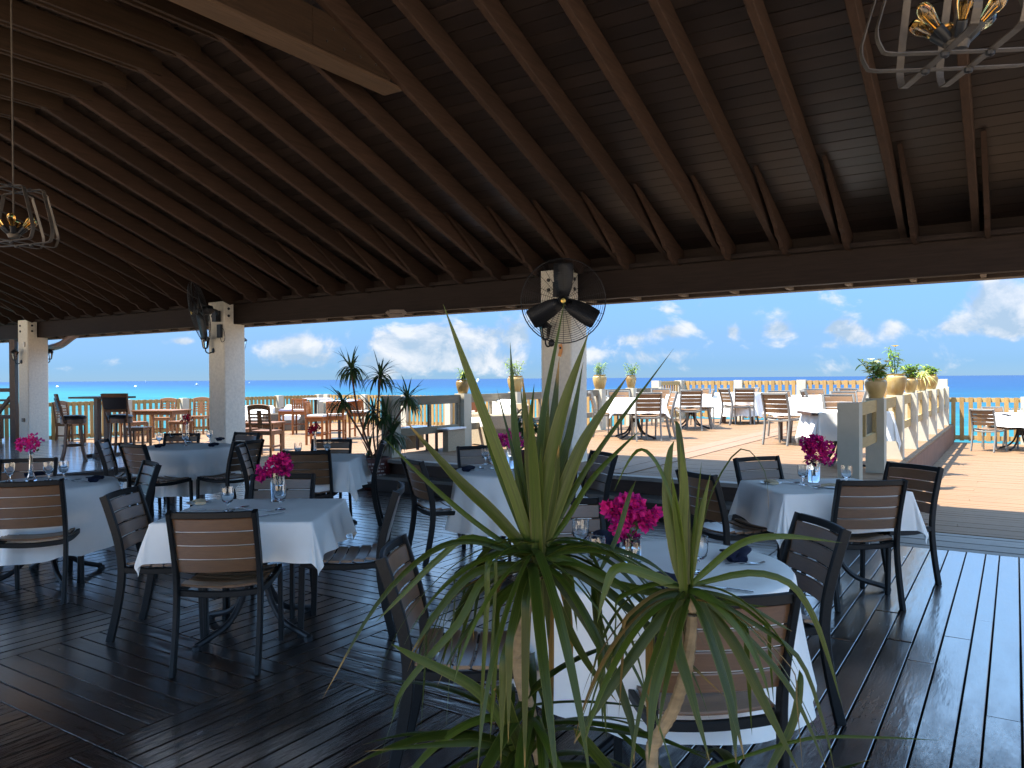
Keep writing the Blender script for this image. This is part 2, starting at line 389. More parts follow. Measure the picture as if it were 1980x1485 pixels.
# ------------------------------------------------------------------ mesh builder
def rect(w, h, c=0.0):
    a, b = w / 2, h / 2
    if c <= 0: return [(-a, -b), (a, -b), (a, b), (-a, b)]
    return [(-a + c, -b), (a - c, -b), (a, -b + c), (a, b - c), (a - c, b), (-a + c, b), (-a, b - c), (-a, -b + c)]
def circ(r, n=8): return [(r * math.cos(2 * PI * i / n), r * math.sin(2 * PI * i / n)) for i in range(n)]
def smooth(pts, n=4):
    P = [Vector(p) for p in pts]
    if len(P) < 3: return P
    Q = [P[0] * 2 - P[1]] + P + [P[-1] * 2 - P[-2]]
    out = []
    for i in range(1, len(Q) - 2):
        for k in range(n):
            t = k / n
            a, b, c, d = Q[i - 1], Q[i], Q[i + 1], Q[i + 2]
            out.append(0.5 * ((2 * b) + (c - a) * t + (2 * a - 5 * b + 4 * c - d) * t * t + (3 * b - a - 3 * c + d) * t ** 3))
    out.append(P[-1])
    return out
class MB:
    def __init__(s): s.v = []; s.f = []; s.mi = []; s.cur = 0
    def add(s, vs, fs):
        o = len(s.v)
        s.v += [tuple(v) for v in vs]
        s.f += [tuple(i + o for i in f) for f in fs]
        s.mi += [s.cur] * len(fs)
        return s
    def box(s, c, d, rz=0.0, rot=None):
        c = Vector(c); a, b, e = d[0] / 2, d[1] / 2, d[2] / 2
        m = rot or Matrix.Rotation(rz, 3, 'Z')
        vs = [c + m @ Vector((x * a, y * b, z * e)) for z in (-1, 1) for y in (-1, 1) for x in (-1, 1)]
        return s.add(vs, [(0, 2, 3, 1), (4, 5, 7, 6), (0, 1, 5, 4), (2, 6, 7, 3), (0, 4, 6, 2), (1, 3, 7, 5)])
    def sweep(s, path, prof, up=(0, 0, 1), scl=None, closed=False, cap=True):
        P = [Vector(p) for p in path]; up = Vector(up); n = len(prof); vs = []
        for i, p in enumerate(P):
            if closed: t = P[(i + 1) % len(P)] - P[i - 1]
            else: t = P[min(i + 1, len(P) - 1)] - P[max(i - 1, 0)]
            t.normalize()
            sd = t.cross(up)
            if sd.length < 1e-4: sd = t.cross(Vector((0.3, 1, 0.2)))
            sd.normalize(); nr = sd.cross(t)
            k = scl[i] if scl else 1.0
            for (a, b) in prof: vs.append(p + sd * (a * k) + nr * (b * k))
        fs = []
        m = len(P)
        for i in range(m if closed else m - 1):
            j = (i + 1) % m
            for q in range(n):
                w = (q + 1) % n
                fs.append((i * n + q, i * n + w, j * n + w, j * n + q))
        if cap and not closed:
            fs.append(tuple(range(n - 1, -1, -1)))
            fs.append(tuple((m - 1) * n + q for q in range(n)))
        return s.add(vs, fs)
    def tube(s, path, r, n=8, **k): return s.sweep(path, circ(r, n), **k)
    def lathe(s, prof, c=(0, 0, 0), n=20, axis=None, close=False):
        c = Vector(c); vs = []; fs = []
        m = axis if axis is not None else Matrix.Identity(3)
        for (r, z) in prof:
            for i in range(n):
                a = 2 * PI * i / n
                vs.append(c + m @ Vector((r * math.cos(a), r * math.sin(a), z)))
        for k in range(len(prof) - 1):
            for i in range(n):
                j = (i + 1) % n
                fs.append((k * n + i, k * n + j, (k + 1) * n + j, (k + 1) * n + i))
        if close:
            fs.append(tuple(range(n - 1, -1, -1)))
            fs.append(tuple((len(prof) - 1) * n + i for i in range(n)))
        return s.add(vs, fs)
    def mesh(s, name, mats, smooth_=False, angle=35):
        me = bpy.data.meshes.new(name)
        me.from_pydata(s.v, [], s.f)
        for m in (mats if isinstance(mats, (list, tuple)) else [mats]):
            me.materials.append(MAT[m])
        if any(s.mi): me.polygons.foreach_set('material_index', s.mi)
        if smooth_:
            me.polygons.foreach_set('use_smooth', [True] * len(me.polygons))
            me.set_sharp_from_angle(angle=R(angle))
        me.update()
        return me
    def obj(s, name, mats, parent=None, smooth_=False, loc=None, rz=None, angle=35):
        return link(name, s.mesh(name, mats, smooth_, angle), parent, loc, rz)
def link(name, me, parent=None, loc=None, rz=None):
    o = bpy.data.objects.new(name, me)
    COL.objects.link(o)
    if parent is not None: o.parent = parent
    if loc is not None: o.location = loc
    if rz is not None: o.rotation_euler = (0, 0, rz)
    return o
def tag(o, label, cat, group=None):
    o['label'] = label; o['category'] = cat
    if group: o['group'] = group
    return o
def thing(name, label, cat, loc=(0, 0, 0), rz=0.0, group=None):
    o = bpy.data.objects.new(name, None)
    o.empty_display_size = 0.1
    COL.objects.link(o)
    o.location = loc; o.rotation_euler = (0, 0, rz)
    return tag(o, label, cat, group)
def kind(o, k): o['kind'] = k; return o
KIDS = {}
def kids(o):
    return list(o.children)
def dup(src, loc, rz, label, group=None):
    r = src.copy(); COL.objects.link(r)
    r.location = loc; r.rotation_euler = (0, 0, rz); r['label'] = label
    if group: r['group'] = group
    for ch in kids(src):
        c = ch.copy(); COL.objects.link(c); c.parent = r
        for g in kids(ch):
            d = g.copy(); COL.objects.link(d); d.parent = c
    return r
# ================================================================== SETTING
rnd = random.Random(7)
# ------------------------------------------------------------------ sea
def sea_material():
    m = bpy.data.materials.new('sea_water'); m.use_nodes = True; t = m.node_tree
    p = t.nodes['Principled BSDF']
    g = t.nodes.new('ShaderNodeNewGeometry'); sp = t.nodes.new('ShaderNodeSeparateXYZ')
    t.links.new(g.outputs['Position'], sp.inputs[0])
    nz = t.nodes.new('ShaderNodeTexNoise'); mp = t.nodes.new('ShaderNodeMapping')
    mp.inputs['Scale'].default_value = (0.012, 0.05, 1)
    t.links.new(g.outputs['Position'], mp.inputs[0]); t.links.new(mp.outputs[0], nz.inputs['Vector'])
    nz.inputs['Scale'].default_value = 1.0; nz.inputs['Detail'].default_value = 6
    # distance off the shore, warped by noise -> depth of the sandy bottom
    dist = t.nodes.new('ShaderNodeMath'); dist.operation = 'LOGARITHM'; dist.inputs[1].default_value = 10
    mx = t.nodes.new('ShaderNodeMath'); mx.operation = 'MAXIMUM'; mx.inputs[1].default_value = 10
    ax = t.nodes.new('ShaderNodeMath'); ax.operation = 'MULTIPLY_ADD'; ax.inputs[1].default_value = 0.25
    t.links.new(sp.outputs[0], ax.inputs[0]); t.links.new(sp.outputs[1], ax.inputs[2])
    t.links.new(ax.outputs[0], mx.inputs[0]); t.links.new(mx.outputs[0], dist.inputs[0])
    ad = t.nodes.new('ShaderNodeMath'); ad.operation = 'MULTIPLY_ADD'; ad.inputs[1].default_value = 0.35
    t.links.new(nz.outputs['Fac'], ad.inputs[0]); t.links.new(dist.outputs[0], ad.inputs[2])
    rp = t.nodes.new('ShaderNodeValToRGB'); mr = t.nodes.new('ShaderNodeMapRange')
    mr.inputs['From Min'].default_value = 1.4; mr.inputs['From Max'].default_value = 3.9
    t.links.new(ad.outputs[0], mr.inputs[0]); t.links.new(mr.outputs[0], rp.inputs[0])
    e = rp.color_ramp.elements
    e[0].position = 0.0; e[0].color = (0.0084, 0.0756, 0.0840, 1)
    e[1].position = 1.0; e[1].color = (0.0084, 0.0302, 0.0882, 1)
    for q, c in ((0.28, (0.0084, 0.0924, 0.1109, 1)), (0.40, (0.0059, 0.0571, 0.1092, 1)), (0.54, (0.0059, 0.0353, 0.0974, 1))):
        k = e.new(q); k.color = c
    # chop: darker and lighter streaks of waves
    n2 = t.nodes.new('ShaderNodeTexNoise'); m2 = t.nodes.new('ShaderNodeMapping')
    m2.inputs['Scale'].default_value = (0.035, 0.16, 1); m2.inputs['Rotation'].default_value = (0, 0, R(25))
    t.links.new(g.outputs['Position'], m2.inputs[0]); t.links.new(m2.outputs[0], n2.inputs['Vector'])
    n2.inputs['Scale'].default_value = 1.0; n2.inputs['Detail'].default_value = 10; n2.inputs['Roughness'].default_value = 0.78
    r2_ = t.nodes.new('ShaderNodeMapRange'); r2_.inputs['From Min'].default_value = 0.3; r2_.inputs['From Max'].default_value = 0.7
    r2_.inputs['To Min'].default_value = 0.62; r2_.inputs['To Max'].default_value = 1.34
    t.links.new(n2.outputs['Fac'], r2_.inputs[0])
    mu = t.nodes.new('ShaderNodeMixRGB'); mu.blend_type = 'MULTIPLY'; mu.inputs[0].default_value = 1
    t.links.new(rp.outputs[0], mu.inputs[1]); t.links.new(r2_.outputs[0], mu.inputs[2])
    t.links.new(mu.outputs[0], p.inputs['Base Color'])
    p.inputs['Roughness'].default_value = 0.5; p.inputs['Specular IOR Level'].default_value = 0.08
    bp = t.nodes.new('ShaderNodeBump'); bp.inputs['Strength'].default_value = 0.5; bp.inputs['Distance'].default_value = 0.4
    t.links.new(n2.outputs['Fac'], bp.inputs['Height']); t.links.new(bp.outputs[0], p.inputs['Normal'])
    MAT['sea_water'] = m
sea_material()
b = MB()
b.add([(-40000, 21.5, -3.2), (40000, 21.5, -3.2), (40000, 40000, -3.2), (-40000, 40000, -3.2)], [(0, 1, 2, 3)])
b.add([(-40000, -2000, -3.2), (-22.5, -2000, -3.2), (-22.5, 21.5, -3.2), (-40000, 21.5, -3.2)], [(0, 1, 2, 3)])
kind(b.obj('sea', 'sea_water'), 'structure')
# land under the building
b = MB(); b.box((30, -1000, -2.2), (105, 2042, 2.0))
kind(b.obj('ground', 'weathered_board'), 'structure')
# ------------------------------------------------------------------ decks
UZ = 0.42                                                           # upper deck level
def boards(x0, x1, y0, y1, z, w=0.14, gap=0.006, t=0.03, seg=4.8):
    """deck boards that run along X, each with its own ends"""
    m = MB(); y = y0; k = 0
    while y < y1 - 0.03:
        x = x0 - (k * 1.37) % seg
        while x < x1:
            a, c = max(x, x0), min(x + seg - 0.004, x1)
            if c - a > 0.05:
                q = rnd.uniform(-0.0012, 0.0012)
                yb = min(y + w - gap, y1)
                m.add([(a, y, z - t), (c, y, z - t), (c, yb, z - t), (a, yb, z - t), (a, y + .002, z + q), (c, y + .002, z + q), (c, yb - .002, z + q), (a, yb - .002, z + q)],
                      [(4, 5, 6, 7), (0, 1, 5, 4), (2, 3, 7, 6), (1, 2, 6, 5), (3, 0, 4, 7)])
            x += seg
        y += w; k += 1
    return m
def deck(name, x0, x1, y0, y1, z, side='deck_side', matn='deck_board'):
    m = MB(); m.box(((x0 + x1) / 2, (y0 + y1) / 2, z - 0.036 - 0.45), (x1 - x0, y1 - y0, 0.90))
    o = kind(m.obj(name, side), 'structure')
    s = kind(boards(x0, x1, y0, y1, z).obj('deck_boards', matn, o), 'stuff')
    return o
up_deck = deck('upper_deck', -7.9, -1.2, 8.32, 20.7, UZ)
m = MB(); m.box((-4.25, 14.5, UZ + 0.003), (0.28, 12.3, 0.012)); m.box((-3.96, 14.5, UZ + 0.003), (0.27, 12.3, 0.012))
m.obj('border_board', 'deck_border', up_deck)
m = MB(); m.box((-4.55, 8.25, UZ - 0.022), (6.7, 0.14, 0.045))
m.obj('edge_board', 'weathered_board', up_deck)
deck('lower_deck', -1.196, 12, 8.74, 20.8, 0.0)
deck('side_deck', -21.2, -7.904, 8.2, 20.7, -0.004)
m = MB(); m.box((-17.0, 6.95, 0.112 - 0.2), (9.6, 5.3, 0.4))
plat = kind(m.obj('side_platform', 'step_dark'), 'structure')
rows = boards(-21.8, -12.2, 4.3, 9.6, 0.15, w=0.15)
kind(rows.obj('deck_boards', 'platform_wood', plat), 'stuff')
# steps from the dining floor up to the upper deck
m = MB(); m.box((-4.55, 8.29, 0.10), (6.7, 0.02, 0.56)); m.box((-4.55, 8.02, 0.085), (6.7, 0.02, 0.17))
stp = kind(m.obj('deck_steps', 'step_dark'), 'structure')
m = MB(); m.box((-4.55, 8.13, 0.19), (6.7, 0.28, 0.04))
m.obj('step_tread', 'step_tread', stp)
# ------------------------------------------------------------------ dining floor: basket-weave panels of varnished planks
m = MB(); m.box((-9.6, 4.30, -0.15), (25.0, 7.2, 0.2))
floor = kind(m.obj('dining_floor', 'gap_dark'), 'structure')
def plank_mesh(l, w, t=0.045, c=0.0024):
    a, e = l / 2, w / 2
    vs = [(-a, -e, -t), (a, -e, -t), (a, e, -t), (-a, e, -t),
          (-a, -e, -c), (a, -e, -c), (a, e, -c), (-a, e, -c),
          (-a + c, -e + c, 0), (a - c, -e + c, 0), (a - c, e - c, 0), (-a + c, e - c, 0)]
    fs = [(8, 9, 10, 11)]
    for i in range(4):
        j = (i + 1) % 4
        fs += [(i, j, 4 + j, 4 + i), (4 + i, 4 + j, 8 + j, 8 + i)]
    return vs, fs
planks = []
def panel(x0, x1, y0, y1, along, w=0.118):
    n = max(1, round(((y1 - y0) if along == 'X' else (x1 - x0)) / w))
    for k in range(n):
        if along == 'X':
            h = (y1 - y0) / n
            planks.append(((x0 + x1) / 2, y0 + h * (k + .5), x1 - x0 - .006, h - rnd.uniform(.007, .010), 'X'))
        else:
            h = (x1 - x0) / n
            planks.append((x0 + h * (k + .5), (y0 + y1) / 2, y1 - y0 - .006, h - rnd.uniform(.007, .010), 'Y'))
XS = [-3.28 - 1.48 * k for k in range(7, -1, -1)] + [-1.80]
YS = [0.71, 1.79, 2.86, 3.93, 5.0, 6.05]
for i in range(len(XS) - 1):
    for j in range(len(YS) - 1):
        # the panel X[-4.76,-3.28] x Y[1.79,2.86] runs along Y
        ii = len(XS) - 1 - i
        panel(XS[i], XS[i + 1], YS[j], YS[j + 1], 'Y' if (ii + j) % 2 == 0 else 'X')
y = 6.05
while y < 7.95:                                                      # long boards along the steps
    x = -12.2 - rnd.uniform(0, 2)
    while x < -1.8:
        l = rnd.uniform(2.6, 4.2)
        a, c = max(x, -12.2), min(x + l, -1.80)
        if c - a > 0.1: planks.append(((a + c) / 2, y + .06, c - a - .006, .111, 'X'))
        x += l
    y += 0.12
x = -1.80; ws = [.14, .145, .10, .14, .14, .10, .105, .145, .14, .14]; k = 0
while x < 2.85:                                                       # boards that lead out to the lower deck
    w = ws[k % 10]; k += 1
    yy = 0.72
    while yy < 7.86:
        l = rnd.uniform(3.4, 5.2)
        a, c = yy, min(yy + l, 7.86)
        if c - a > 0.1: planks.append((x + w / 2, (a + c) / 2, c - a - .004, w - rnd.uniform(.007, .011), 'Y'))
        yy += l
    x += w
def seen(p):
    best = None
    for s in (-.5, -.25, 0, .25, .5):
        q = Vector((p[0], p[1], 0)) + (Vector((p[2] * s, 0, 0)) if p[4] == 'X' else Vector((0, p[2] * s, 0)))
        d = q.dot(FW); l = q.dot(RT)
        if d < 0.6: continue
        X = F * l / d; Yp = F * EYE / d
        if abs(X) < 1060 and Yp < 800:
            if best is None or d < best: best = d
    return best
pl = []
for p in planks:
    s = seen(p)
    size = 0 if s is None else p[2] * p[3] / (s ** 3)
    pl.append((size, p))
pl.sort(key=lambda q: -q[0])
rest = {'X': MB(), 'Y': MB()}
for k, (s, p) in enumerate(pl):
    vs, fs = plank_mesh(p[2], p[3])
    z = rnd.uniform(-.0012, .0012)
    rot = Matrix.Rotation(R(rnd.uniform(-.45, .45)), 3, 'X') @ Matrix.Rotation(R(rnd.uniform(-.08, .08)), 3, 'Y')
    if k < 300 and s > 0:
        b = MB(); b.add(vs, fs)
        o = b.obj('plank', 'floor_wood', floor)
        o.location = (p[0], p[1], z)
        mm = rot if p[4] == 'X' else Matrix.Rotation(PI / 2, 3, 'Z') @ rot
        o.rotation_euler = mm.to_euler()
    else:
        q = Vector((p[0], p[1], z)) if p[4] == 'X' else Vector((p[1], -p[0], z))
        rest[p[4]].add([q + rot @ Vector(v) for v in vs], fs)
kind(rest['X'].obj('far_planks', 'floor_wood', floor), 'stuff')
o = kind(rest['Y'].obj('far_planks', 'floor_wood', floor), 'stuff'); o.rotation_euler = (0, 0, PI / 2)
# weathered threshold boards between the floor and the lower deck
y = 7.875
for w in (.13, .15, .14, .15, .14, .13):
    m = MB(); vs, fs = plank_mesh(4.7, w - .012); m.add(vs, fs)
    m.obj('threshold_board', 'weathered_board', floor, loc=(1.12, y + w / 2, rnd.uniform(-.004, .003)))
    y += w
# ------------------------------------------------------------------ pavilion roof
YC = 9.2; SP = 7.15; CX = [-5.13 + SP * k for k in (-2, -1, 0, 1)]
SL = 0.385; TH = math.atan(SL); BZ = 2.59
RID = 2.4; REAR = -2.6                                    # ridge line, and unseen rear eave set short to let sunlight in
YE = 9.58
def rz_(y): return 2.95 + SL * (YC - y)                               # underside of the rafters
roof = thing('pavilion_roof', 'dark timber roof with rafters and boarded ceiling over the dining floor', 'roof', (0, 0, 2.9))
def rp(m, name, mt, sm=False):
    o = m.obj(name, mt, roof, sm); o.location = (0, 0, -2.9); return o
rx = [-0.33 + 0.65 * k for k in range(-36, 5)]
RXC, RXL = (2.45 - 24.2) / 2, 26.65                                  # the roof runs from its left end to a gable just right of the photo
prof_r = rect(0.07, 0.20, .006)
def rafter_mesh():
    m = MB()
    m.sweep([(0, YE, rz_(YE) + .10), (0, RID, rz_(RID) + .10)], prof_r, up=(0, 0, 1))
    return m.mesh('rafter', 'roof_timber')
rme = rafter_mesh()
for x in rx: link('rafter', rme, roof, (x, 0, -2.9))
# short eave lookouts with a cut end, one beside each rafter
m = MB()
pr = [(9.62, -.02), (9.62, .19), (7.85, .19), (8.62, -.015), (8.68, -.06), (8.80, -.05), (8.86, -.10), (9.02, -.10), (9.1, -.02)]
vs = [(sx_, y, rz_(y) + z) for sx_ in (-.022, .022) for (y, z) in pr]; n = len(pr)
m.add(vs, [tuple(range(n)), tuple(range(2 * n - 1, n - 1, -1))] + [(i, (i + 1) % n, n + (i + 1) % n, n + i)[::-1] for i in range(n)])
lme = m.mesh('lookout', 'roof_timber')
for x in rx: link('lookout', lme, roof, (x + 0.10, 0, -2.9))
# double collar ties
m = MB()
for s in (-.045, .045): m.box((s, RID, 4.82), (.038, 4.8, .21))
cme = m.mesh('collar_tie', 'tie_timber')
for x in rx:
    if x < -5.4: link('collar_tie', cme, roof, (x, 0, -2.9))
# the deep tie beam with its splice plate
m = MB(); m.box((-5.02, RID, 4.50), (.22, 6.2, .34)); rp(m, 'tie_beam', 'tie_timber')
m = MB(); m.box((-5.02, RID, 4.318), (.235, 6.54, .028)); rp(m, 'underlit_strip', 'tie_underlit')  # pale underside: the light falling on it is put into the colour
m = MB(); m.box((-5.02, 5.02, 4.50), (.236, .95, .30)); sp_ = rp(m, 'splice_plate', 'tie_timber')
for k in range(2):
    for q in range(4):
        m = MB()
        m.lathe([(0, .006), (.011, .004), (.013, 0)], (-5.02 + .118, 4.70 + q * .20 + k * .08, 4.43 + .13 * k), n=6, axis=Matrix.Rotation(PI / 2, 3, 'Y'))
        rp(m, 'bolt', 'iron')
# ceiling boards on top of the rafters, one by one
bw = 0.142
nb = int(((YE - RID) / math.cos(TH)) / bw)
for k in range(nb):
    s = (k + .5) * bw
    y = YE - s * math.cos(TH)
    m = MB()
    rr = Matrix.Rotation(-TH, 3, 'X')
    m.box((RXC, y, rz_(y) + .20 / math.cos(TH) + .016 + rnd.uniform(-.001, .001)), (RXL, bw - rnd.uniform(.006, .010), .024), rot=rr)
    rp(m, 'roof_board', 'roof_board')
m = MB()
rr = Matrix.Rotation(-TH, 3, 'X')
ym = (YE + .04 + RID) / 2; yr = 2 * RID - ym
m.box((RXC, ym, rz_(ym) + .29), (RXL + .3, (YE + .04 - RID) / math.cos(TH), .05), rot=rr)
rr = Matrix.Rotation(TH, 3, 'X')
yr = (REAR + RID) / 2
m.box((RXC, yr, rz_(2 * RID - yr) + .27), (RXL + .3, (RID - REAR) / math.cos(TH), .09), rot=rr)
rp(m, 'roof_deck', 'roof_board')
m = MB()
for x in rx: m.sweep([(x, REAR, rz_(2 * RID - REAR) + .10), (x, RID, rz_(RID) + .10)], prof_r)
rp(m, 'rear_rafters', 'roof_timber')
m = MB(); m.box((RXC, RID, rz_(RID) + .06), (RXL, .05, .3)); rp(m, 'ridge_board', 'roof_timber')
m = MB(); m.box((RXC, YC + .10, 3.09), (RXL, .04, .206)); rp(m, 'frieze_board', 'beam_timber')
m = MB(); m.box((RXC, YC + .07, (BZ + 2.985) / 2), (RXL, .14, 2.985 - BZ)); rp(m, 'beam', 'beam_timber')
m = MB(); m.box((RXC, YC - .0, 2.97), (RXL, .26, .05)); rp(m, 'beam_cap', 'beam_timber')
m = MB(); m.box((RXC, YE + .03, 2.735), (RXL, .03, .36)); rp(m, 'fascia', 'fascia_dark')
m = MB(); m.box((RXC, YE - .02, 2.562), (RXL, .05, .014)); rp(m, 'drip_strip', 'fascia_paint')
m = MB()
for x in rx: m.box((x + .05, YE - .14, 2.60), (.05, .24, .05))
rp(m, 'lookout_ends', 'fascia_paint')
# pale paving out of view, added to bounce sunlight into the hall
m = MB(); m.box((-7, -31.66, -.2), (90, 64.7, .3))
m.box((20.3, 4.6, -.2), (34.4, 7.7, .3))
kind(m.obj('bounce_paving', 'bounce_paving', None), 'structure')
# gutter outlet, elbow and pipe by the far column, and a gutter hook
gp = pix(128, 652, 18.4)
m = MB()
pA = pix(152, 644, 17.6); pB = pix(135, 655, 17.9); pC_ = pix(118, 667, 18.3); pD = pix(92, 674, 18.9)
m.tube(smooth([pA + UP * .14, pA + UP * .02, pB, pC_, pD], 5), .085, 10)
dp = m.obj('downpipe', 'gutter', None, True); tag(dp, 'brown gutter downpipe bending back to the far end column', 'downpipe')
m = MB()
q = pix(767, 606, 11.5)
m.sweep([q + RT * -.14 + UP * .03, q + RT * -.09 + UP * -.035, q + RT * .09 + UP * -.035, q + RT * .14 + UP * .03], rect(.05, .014), up=FW)
m.sweep([q + RT * -.10 + UP * .03, q + RT * .12 + UP * .03], rect(.05, .012), up=FW)
tag(m.obj('gutter_hook', 'fascia_paint'), 'small pale metal hook under the eave between two columns', 'gutter hook')
# ------------------------------------------------------------------ columns
cl_names = ['pale stucco column at the far end beside the bar stools', 'pale stucco column behind the round table with five goblets', 'pale stucco column with the big black fan facing the tables', 'pale stucco column beyond the right edge of the lower deck']
cb_z = [0.14, -0.02, UZ, 0.0]
for k, x in enumerate(CX):
    if k == 3: continue
    c = thing('column', cl_names[k], 'column', (x, YC, cb_z[k]), group='stucco columns along the open side')
    a = .46
    m = MB(); m.sweep([(0, 0, 0), (0, 0, BZ - .004 - cb_z[k])], rect(a, a, .018), up=(0, 1, 0)); m.obj('shaft', 'stucco', c)
    m = MB(); m.sweep([(0, -a / 2 + .11, BZ - .004 - cb_z[k]), (0, -a / 2 + .11, 2.99 - cb_z[k])], rect(.22 - .002, a - .002, .015) , up=(1, 0, 0)); m.obj('upper_shaft', 'stucco', c)
    for (bx, bz) in ((-.10, 2.86), (-.10, 2.73)):
        m = MB(); m.lathe([(0, .018), (.022, .016), (.026, 0)], (bx, -a / 2 - .002, bz - cb_z[k]), n=8, axis=Matrix.Rotation(PI / 2, 3, 'X')); m.obj('bolt', 'iron', c)
    for (by, bz) in ((-.13, 2.86), (-.13, 2.73)):
        m = MB(); m.lathe([(0, .018), (.022, .016), (.026, 0)], (a / 2 + .002, by, bz - cb_z[k]), n=8, axis=Matrix.Rotation(PI / 2, 3, 'Y')); m.obj('bolt', 'iron', c)
# ------------------------------------------------------------------ picket fences
slat_me = MB().box((0, 0, .49), (.088, .022, .98)).mesh('slat', 'pine_slat')
def fence(name, label, p0, p1, z, posts, h=1.05, post_w=.22, flip=1, group='pine picket fences along the sea edge', pitch=.158):
    p0 = Vector((p0[0], p0[1], z)); p1 = Vector((p1[0], p1[1], z)); d = p1 - p0; ln = d.length
    f = thing(name, label, 'fence', p0, math.atan2(d.y, d.x), group)
    for s in posts: MB().box((s, 0, h / 2), (post_w, .2, h)).obj('post', 'post_white', f)
    edges = sorted(posts)
    for a, c in zip(edges[:-1], edges[1:]):
        a2, c2 = a + post_w / 2, c - post_w / 2
        m = c2 - a2
        if m < .2: continue
        MB().box(((a2 + c2) / 2, flip * .031, h - .075), (m, .038, .10)).obj('top_rail', 'pine_rail', f)
        MB().box(((a2 + c2) / 2, flip * .031, .115), (m, .038, .10)).obj('bottom_rail', 'pine_rail', f)
        n = max(1, int(m / pitch))
        for k in range(n):
            o = link('slat', slat_me, f, (a2 + (k + .5) * m / n, flip * -.001 + rnd.uniform(-.002, .002), .045)); o.scale = (1, 1, (h - .06) / .98); o.rotation_euler = (0, R(rnd.uniform(-.5, .5)), 0)
    return f
fence('picket_fence', 'tall pine picket fence behind the chairs of the raised deck', (-7.75, 20.5), (-1.4, 20.5), UZ, [0, 1.6, 3.2, 4.78, 6.32], flip=1)
fence('picket_fence', 'short return of pine pickets where the pot railing meets the raised deck fence', (-7.75, 18.75), (-7.75, 20.38), UZ, [0, 1.6], flip=-1, post_w=.18)
fence('picket_fence', 'low pine picket fence behind the small table on the right deck', (-1.42, 20.72), (8.2, 20.72), 0.0, [0, 1.62, 3.24, 4.86, 6.48, 8.1, 9.6], flip=1, h=1.06)
fence('picket_fence', 'long pine picket fence along the left side of the lower seating deck', (-21.0, 7.0), (-21.0, 19.8), -.02, [0, 1.8, 3.6, 5.4, 7.2, 9.0, 10.8, 12.6], flip=1)
fence('picket_fence', 'pine picket fence across the sea end behind the orange bar chairs', (-20.9, 19.9), (-7.95, 19.9), -.02, [0, 1.85, 3.7, 5.55, 7.4, 9.25, 11.1, 12.9], flip=1)
# ------------------------------------------------------------------ post-and-rail dividers with pots
def divider(label, x, ys, z, h=.87, rail='rail_grey', pw=.2, low=.34):
    f = thing('divider_railing', label, 'railing', (x, ys[0], z), PI / 2, 'post and rail dividers of the raised deck')
    o = [y - ys[0] for y in ys]
    for s in o: MB().box((s, 0, h / 2), (pw, pw, h)).obj('post', 'post_white', f)
    for a, c in zip(o[:-1], o[1:]):
        a2, c2 = a + pw / 2, c - pw / 2; m = c2 - a2
        if m < .15: continue
        MB().box(((a2 + c2) / 2, 0, h - .085), (m - .002, .045, .135)).obj('top_rail', rail, f)
        MB().box(((a2 + c2) / 2, 0, low), (m - .002, .045, .11)).obj('bottom_rail', rail, f)
        for s in ((a2 + .03), (c2 - .03), (a2 + c2) / 2):
            MB().box((s, 0, (h - .1525 + low + .055) / 2), (.055, .04, h - .1525 - low - .055 - .004)).obj('stile', rail, f)
    return f
LD = [8.5, 10.25, 11.85, 13.55, 15.25, 16.9, 18.6]
RD = [8.27, 9.98, 11.73, 13.5, 15.25, 17.0, 18.75, 20.3]
divider('grey wood railing on white posts along the left side of the raised deck', -7.62, LD, UZ, h=.89)
divider('pine railing on white posts with a row of pots beside the right deck', -1.38, RD, UZ, h=.87, rail='pine_rail', low=.42)
# ================================================================== FURNITURE
def chair_proto(metal, slat, name='dining_chair'):
    t = thing(name, 'x', 'chair')
    hw = .218
    for s in (-1, 1):
        rear = smooth([(s * hw, -.300, 0), (s * hw, -.262, .16), (s * hw, -.232, .33), (s * hw, -.226, .46), (s * hw, -.246, .60), (s * hw, -.292, .76), (s * hw, -.328, .868)], 3)
        MB().sweep(rear, rect(.046, .026, .004), up=(1, 0, 0)).obj('rear_leg', metal, t, True)
    for s in (-1, 1):
        fr = smooth([(s * hw, .238, .425), (s * hw, .244, .22), (s * hw, .252, 0)], 3)
        MB().sweep(fr, rect(.036, .026, .004), up=(1, 0, 0)).obj('front_leg', metal, t, True)
    def bow(x, k): return -k * (1 - (x / hw) ** 2)
    xs = [hw * (i / 5 - 1) * .94 for i in range(11)]
    m = MB()
    m.sweep([(x, -.322 + bow(x, .030), .852) for x in xs], rect(.020, .036, .004), up=(0, 0, 1))
    m.obj('top_rail', metal, t, True)
    m = MB()
    sidep = lambda s: smooth([(s * hw, -.212, .428), (s * hw, -.05, .418), (s * hw, .10, .424), (s * hw, .240, .440)], 3)
    for s in (-1, 1): m.sweep(sidep(s), rect(.036, .024, .004), up=(1, 0, 0))
    m.sweep([(x, .240, .428 + bow(x, .012)) for x in xs], rect(.024, .036, .004))
    m.sweep([(x, -.205, .420 + bow(x, .016)) for x in xs], rect(.024, .034, .004))
    m.obj('seat_frame', metal, t, True)
    ty = lambda z: -.246 - (z - .60) * .285
    for k in range(4):
        z = .568 + .0765 * k
        m = MB()
        tl = Vector((0, -.275, 1)).normalized()
        m.sweep([(x * .99, ty(z) + .004 + bow(x, .028), z) for x in xs], rect(.013, .0728, .004), up=tl)
        m.obj('back_slat', slat, t, True)
    for k in range(6):
        y = -.172 + .0745 * k
        z = .448 + .016 * ((y - .02) / .2) ** 2
        m = MB()
        m.sweep([(x * .985, y, z + bow(x, .018)) for x in xs], rect(.066, .014, .004), up=(0, .10 * (y - .02) / .2, 1))
        m.obj('seat_slat', slat, t, True)
    return t
PROTO = {}
